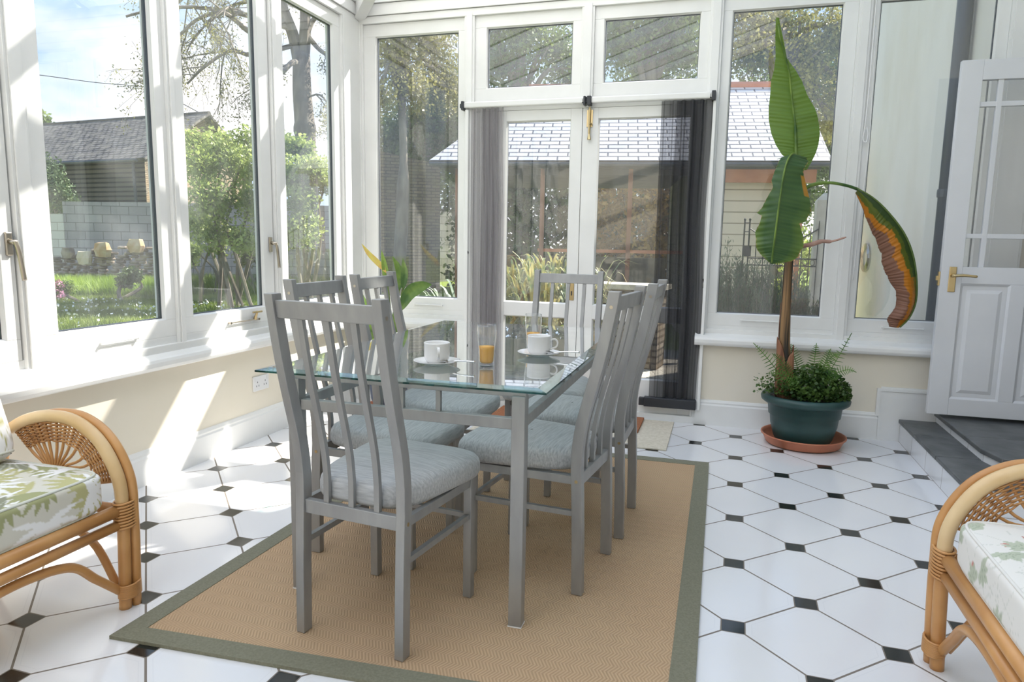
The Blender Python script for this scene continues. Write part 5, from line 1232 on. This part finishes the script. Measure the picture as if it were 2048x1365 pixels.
# strap-leaved plants outside the left door
def strap(lab, base, n, h0, h1, wd, m_, seed, spread, name='strap_leaved_plant', stiff=.35, group=None):
    g = random.Random(seed); b = MB()
    for i in range(n):
        a = g.uniform(0, 6.28); r0 = abs(g.gauss(0, .10)); L = g.uniform(h0, h1); o = Vector((base[0]+r0*math.cos(a), base[1]+r0*math.sin(a), GZ)); out = spread*g.uniform(.3, 1.1); dr = Vector((math.cos(a), math.sin(a), 0))
        bend = g.uniform(0, stiff)*L; pts = bez([o, o+dr*out*.35*L+Vector((0, 0, L*.55)), o+dr*out*.8*L+Vector((0, 0, L*.95-bend*.3)), o+dr*out*1.2*L+Vector((0, 0, L-bend))], 3)
        s_ = Vector((-dr.y, dr.x, 0)); P = [[q2-s_*wd*w1, q2+s_*wd*w1] for q2, w1 in zip(pts, [.7, .8, .9, 1, 1, 1, .9, .7, .4, .05][:len(pts)])]; b.grid(P)
    return single(name, b, m_, lab, 'plant', group=group)
for i, (px, d_, lab) in enumerate(((1035, 6.6, 'leftmost clump of strap-leaved plants outside the left French door'), (1085, 6.3, 'middle clump of strap-leaved plants outside the left French door'), (1130, 6.7, 'clump of strap leaves nearest the joint of the French doors'), (1165, 8.6, 'small clump of strap leaves behind the low stone wall'))):
    p = at(px, 600, d_); strap(lab, (p.x, p.y), 330 if i < 3 else 90, .60, 1.22 if i < 3 else .9, .012, M['phormium'], 60+i, .38, group='strap-leaved clumps')
p = at(945, 620, 6.2); strap('spiky silvery rosette plant outside the tall back window', (p.x, p.y), 70, .55, .95, .012, M['spiky'], 70, .75, 'spiky_rosette_plant', .1)
for px, d_, lab in ((985, 5.9, 'low bright green clump close outside the left French door'), (1060, 5.8, 'low bright green clump beside the door joint')):
    p = at(px, 700, d_); strap(lab, (p.x, p.y), 110, .35, .62, .012, M['tallgrass'], int(px), .6, 'green_clump')

# rosemary bushes, gate, pillar, hose
def needle_bush(lab, c_, rx, h, n, seed):
    g = np.random.default_rng(seed); r = thing('rosemary_bush', lab, 'shrub', (c_[0], c_[1], GZ), group='rosemary bushes'); m_ = MB(); P = []; rd = random.Random(seed)
    for i in range(60):
        a = rd.uniform(0, 6.28); rr_ = rx*math.sqrt(rd.random()); hh = h*rd.uniform(.65, 1.05)*(1-.25*(rr_/rx)**2); b = Vector((c_[0]+rr_*.5*math.cos(a), c_[1]+rr_*.5*math.sin(a), GZ)); t = Vector((c_[0]+rr_*math.cos(a)+rd.gauss(0, .03), c_[1]+rr_*math.sin(a), GZ+hh)); m_.tube([b, b.lerp(t, .5), t], [.008, .006, .002], 4)
        k = n//60; s_ = g.random(k)**.6; P.append(np.array(b)*(1-s_)[:, None]+np.array(t)*s_[:, None]+g.normal(0, .018, (k, 3)))
    part('stems', m_, M['bark'], r, world=True); part('foliage', cards(np.concatenate(P), .022, g, .16, droop=(0, 0, .8)), M['rosemary'], r, world=True)
for i, (px, d_, rx, h, lab) in enumerate(((1458, 6.1, .26, 1.27, 'rosemary bush at the left of the window behind the banana plant'), (1510, 6.0, .26, 1.22, 'rosemary bush in front of the black iron gate'), (1570, 6.3, .24, 1.10, 'rosemary bush behind the banana stem'), (1640, 6.2, .20, .90, 'smaller rosemary bush at the foot of the stone pillar'))):
    p = at(px, 560, d_); needle_bush(lab, (p.x, p.y), rx, h, 12000, 80+i)
p = at(1722, 600, 5.4); needle_bush('thin green sprig low against the cream outer wall', (p.x, p.y), .08, .62, 600, 90)
pl = thing('stone_pillar', 'square pale stone pillar at the right of the iron gate', 'pillar', tuple(Vector((at(1650, 500, 8).x, at(1650, 500, 8).y, GZ))))
x_, y_ = pl.location.x, pl.location.y
part('shaft', MB().box(x_-.13, x_+.13, y_-.13, y_+.13, GZ, 1.72), M['stonecap'], pl, world=True)
mb = MB(); mb.add([(x_-.13, y_-.13, 1.72), (x_+.13, y_-.13, 1.72), (x_+.13, y_+.13, 1.72), (x_-.13, y_+.13, 1.72), (x_-.06, y_-.06, 1.80), (x_+.06, y_-.06, 1.80), (x_+.06, y_+.06, 1.80), (x_-.06, y_+.06, 1.80)], [(0, 1, 5, 4), (1, 2, 6, 5), (2, 3, 7, 6), (3, 0, 4, 7), (4, 5, 6, 7)]); part('cap', mb, M['stonecap'], pl, world=True)
gt = thing('iron_gate', 'black wrought iron gate in front of the cream boarding', 'gate', tuple(Vector((at(1560, 500, 8).x, at(1560, 500, 8).y, GZ))))
gy = gt.location.y; gx0, gx1 = at(1487, 500, 8).x, at(1632, 500, 8).x
mb = MB()
for x in (gx0, gx0+.055): mb.tube([(x, gy, GZ), (x, gy, 1.49)], .010, 6); mb.tube([(x, gy, 1.48), (x, gy, 1.50), (x, gy, 1.515)], [.008, .016, .005], 6)
for z in (1.36, 1.46): mb.tube([(gx0, gy, z), (gx0+.055, gy, z)], .006, 5)
part('gate_post', mb, M['iron'], gt, world=True)
n = 9
mb = MB()
for z in (.10, .98, 1.06): mb.tube([(gx0+.055, gy, z), (gx1, gy, z)], .008, 5)
arch = [(gx0+.055+(gx1-gx0-.055)*t, gy, 1.40-.16*math.sin(math.pi*t)) for t in np.linspace(0, 1, 14)]; mb.tube(arch, .008, 5)
part('rails', mb, M['iron'], gt, world=True)
for i in range(1, n+1):
    t = i/n; x = gx0+.055+(gx1-gx0-.055)*t; z = 1.44-.16*math.sin(math.pi*t) if i < n else 1.46; part('bar', MB().tube([(x, gy, .08), (x, gy, z), (x, gy, z+.03)], [.006, .006, .003], 5), M['iron'], gt, world=True)
for i in range(n):
    x = gx0+.055+(gx1-gx0-.055)*(i+.5)/n; part('scroll', MB().tube([(x+.022*math.cos(a), gy, 1.02+.030*math.sin(a)) for a in np.linspace(0, 2*math.pi, 13)], .004, 4, cap=False), M['iron'], gt, world=True)
part('lock_box', MB().box(gx0-.01, gx0+.085, gy-.03, gy+.03, 1.08, 1.20), M['iron'], gt, world=True)
mb = MB(); rd = random.Random(2)
c_ = (1.63, 7.9, 1.16)
c_ = (1.64, 9.45, 1.08)
for i in range(7): mb.tube([(c_[0], c_[1]+(.15+.02*i)*math.cos(a)+.02*rd.gauss(0, .3), c_[2]+(.10+.012*i)*math.sin(a)) for a in np.linspace(0, 6.283, 17)], .004, 4, cap=False)
single('wire_coil', mb, M['nickel'], 'loose coil of thin grey wire hanging on the cream outer wall', 'wire')

# --- dense trees behind
def bigtree(lab, px, py0, d_, cents, rads, n, size, m_leaf, seed, trunk_r=.25):
    b = at(px, 500, d_); r = thing('garden_tree', lab, 'tree', (b.x, b.y, GZ), group='trees behind the garden'); rd = random.Random(seed); m_ = MB()
    top = at(px, py0, d_); m_.tube(bez([Vector((b.x, b.y, GZ)), (Vector((b.x, b.y, GZ))+top)/2+Vector((.15, 0, 0)), top], 6), [trunk_r]*6+[trunk_r*.6]*7, 9); part('trunk', m_, M['bark'], r, world=True, smooth=True)
    m_ = MB(); ends = []
    for c_ in cents: branches(m_, bez([top.lerp(Vector((b.x, b.y, GZ)), .25), top.lerp(c_, .5), c_], 4), trunk_r*.4, .03, rd, 1, ends, .8, .0)
    part('branches', m_, M['bark'], r, world=True)
    part('foliage', leaf_cloud([tuple(c) for c in cents], rads, n, size, seed, shell=.9), m_leaf, r, world=True)
bigtree('olive-green tree filling the tall window left of the French doors', 795, 60, 16, [at(790, 110, 16), at(860, 90, 17), at(820, 180, 16), at(780, 30, 16), at(890, 170, 17), at(850, 0, 16), at(760, 200, 15.5)], [.8, .9, .7, .8, .8, .9, .45], 16000, .045, M['leaf_olive'], 101, .15)
bigtree('dark evergreen behind the olive-green tree', 850, 200, 22, [at(800, 270, 22), at(860, 250, 22), at(900, 200, 22), at(790, 330, 22), at(940, 250, 22), at(870, 320, 22)], [1.1, 1.2, 1.3, .9, 1.3, 1.2], 16000, .07, M['leaf_dark'], 102)
bigtree('tree showing through the left fanlight', 1040, 120, 20, [at(1040, 60, 20), at(1000, 130, 20), at(1110, 100, 21), at(1060, -20, 20), at(1150, 160, 21), at(960, 40, 20)], [1.2, 1.1, 1.2, 1.2, 1.0, 1.0], 15000, .065, M['leaf_mid'], 103)
bigtree('tree showing through the right fanlight', 1300, 100, 19, [at(1240, 90, 19), at(1310, 60, 19), at(1370, 110, 19), at(1290, 140, 20), at(1380, 20, 19), at(1220, 10, 19)], [1.0, 1.1, 1.0, 1.0, 1.1, 1.1], 15000, .065, M['leaf_mid'], 104)
bigtree('yellow-green tree above the summerhouse roof behind the banana leaf', 1560, 60, 15, [at(1500, 100, 15), at(1560, 50, 15.5), at(1620, 110, 15), at(1670, 60, 15), at(1600, 180, 15), at(1690, 180, 15), at(1480, 20, 15), at(1660, 250, 15)], [.8, .9, .8, .8, .7, .7, .8, .6], 17000, .045, M['leaf_olive'], 105)
bigtree('darker tree right of the summerhouse roof', 1690, 150, 19, [at(1640, 150, 19), at(1680, 240, 19), at(1720, 120, 19), at(1650, 330, 19), at(1540, 100, 20), at(1620, 400, 19)], [1.2, 1.2, 1.2, 1.0, 1.3, .8], 15000, .06, M['leaf_mid'], 106)
def hedge(name, lab, px0, px1, d_, z1, m_leaf, n, size, seed, thick=.6):
    a, b = at(px0, 500, d_), at(px1, 500, d_); k = max(3, int((b-a).length/.7)); cs = [Vector((a.x+(b.x-a.x)*i/k, a.y+(b.y-a.y)*i/k, z)) for i in range(k+1) for z in np.arange(.3, z1, .8)]
    r = shrub(name, lab, 'hedge', cs, [thick]*len(cs), n, size, m_leaf, seed, 8, shell=.7)
hedge('hedge', 'dark hedge behind the open summerhouse', 940, 1480, 19.5, 4.2, M['leaf_dark'], 26000, .09, 201, .8)
hedge('hedge', 'copper-brown hedge seen between the summerhouse posts', 1190, 1330, 17.0, 3.2, M['hedge_brown'], 7000, .07, 202)
hedge('hedge', 'shrubbery behind the iron gate', 1590, 1720, 12.5, 1.6, M['leaf_lime'], 4000, .05, 203, .5)
p, q_ = at(880, 500, 17.5), at(735, 500, 17.0)
ob = thing('stone_outbuilding', 'shaded rubble-stone outbuilding behind the tall window left of the French doors', 'building', (p.x, p.y, GZ))
mb = MB(); mb.wall(xy(p), xy(q_), GZ, (3.05, 3.35), -2.5); part('stone_wall', mb, M['rubble_shaded'], ob, world=True)
hedge('hedge', 'dark evergreen mass above the stone outbuilding', 760, 960, 24.5, 5.2, M['leaf_dark'], 17000, .08, 204, .9)
# overhead cable
single('overhead_cable', MB().tube(bez([at(-150, 122, 30), at(70, 149, 32), at(190, 165, 33), at(300, 176, 34), at(360, 205, 30), rg], 6), .018, 5), M['iron'], 'thin overhead cable crossing the sky', 'cable')
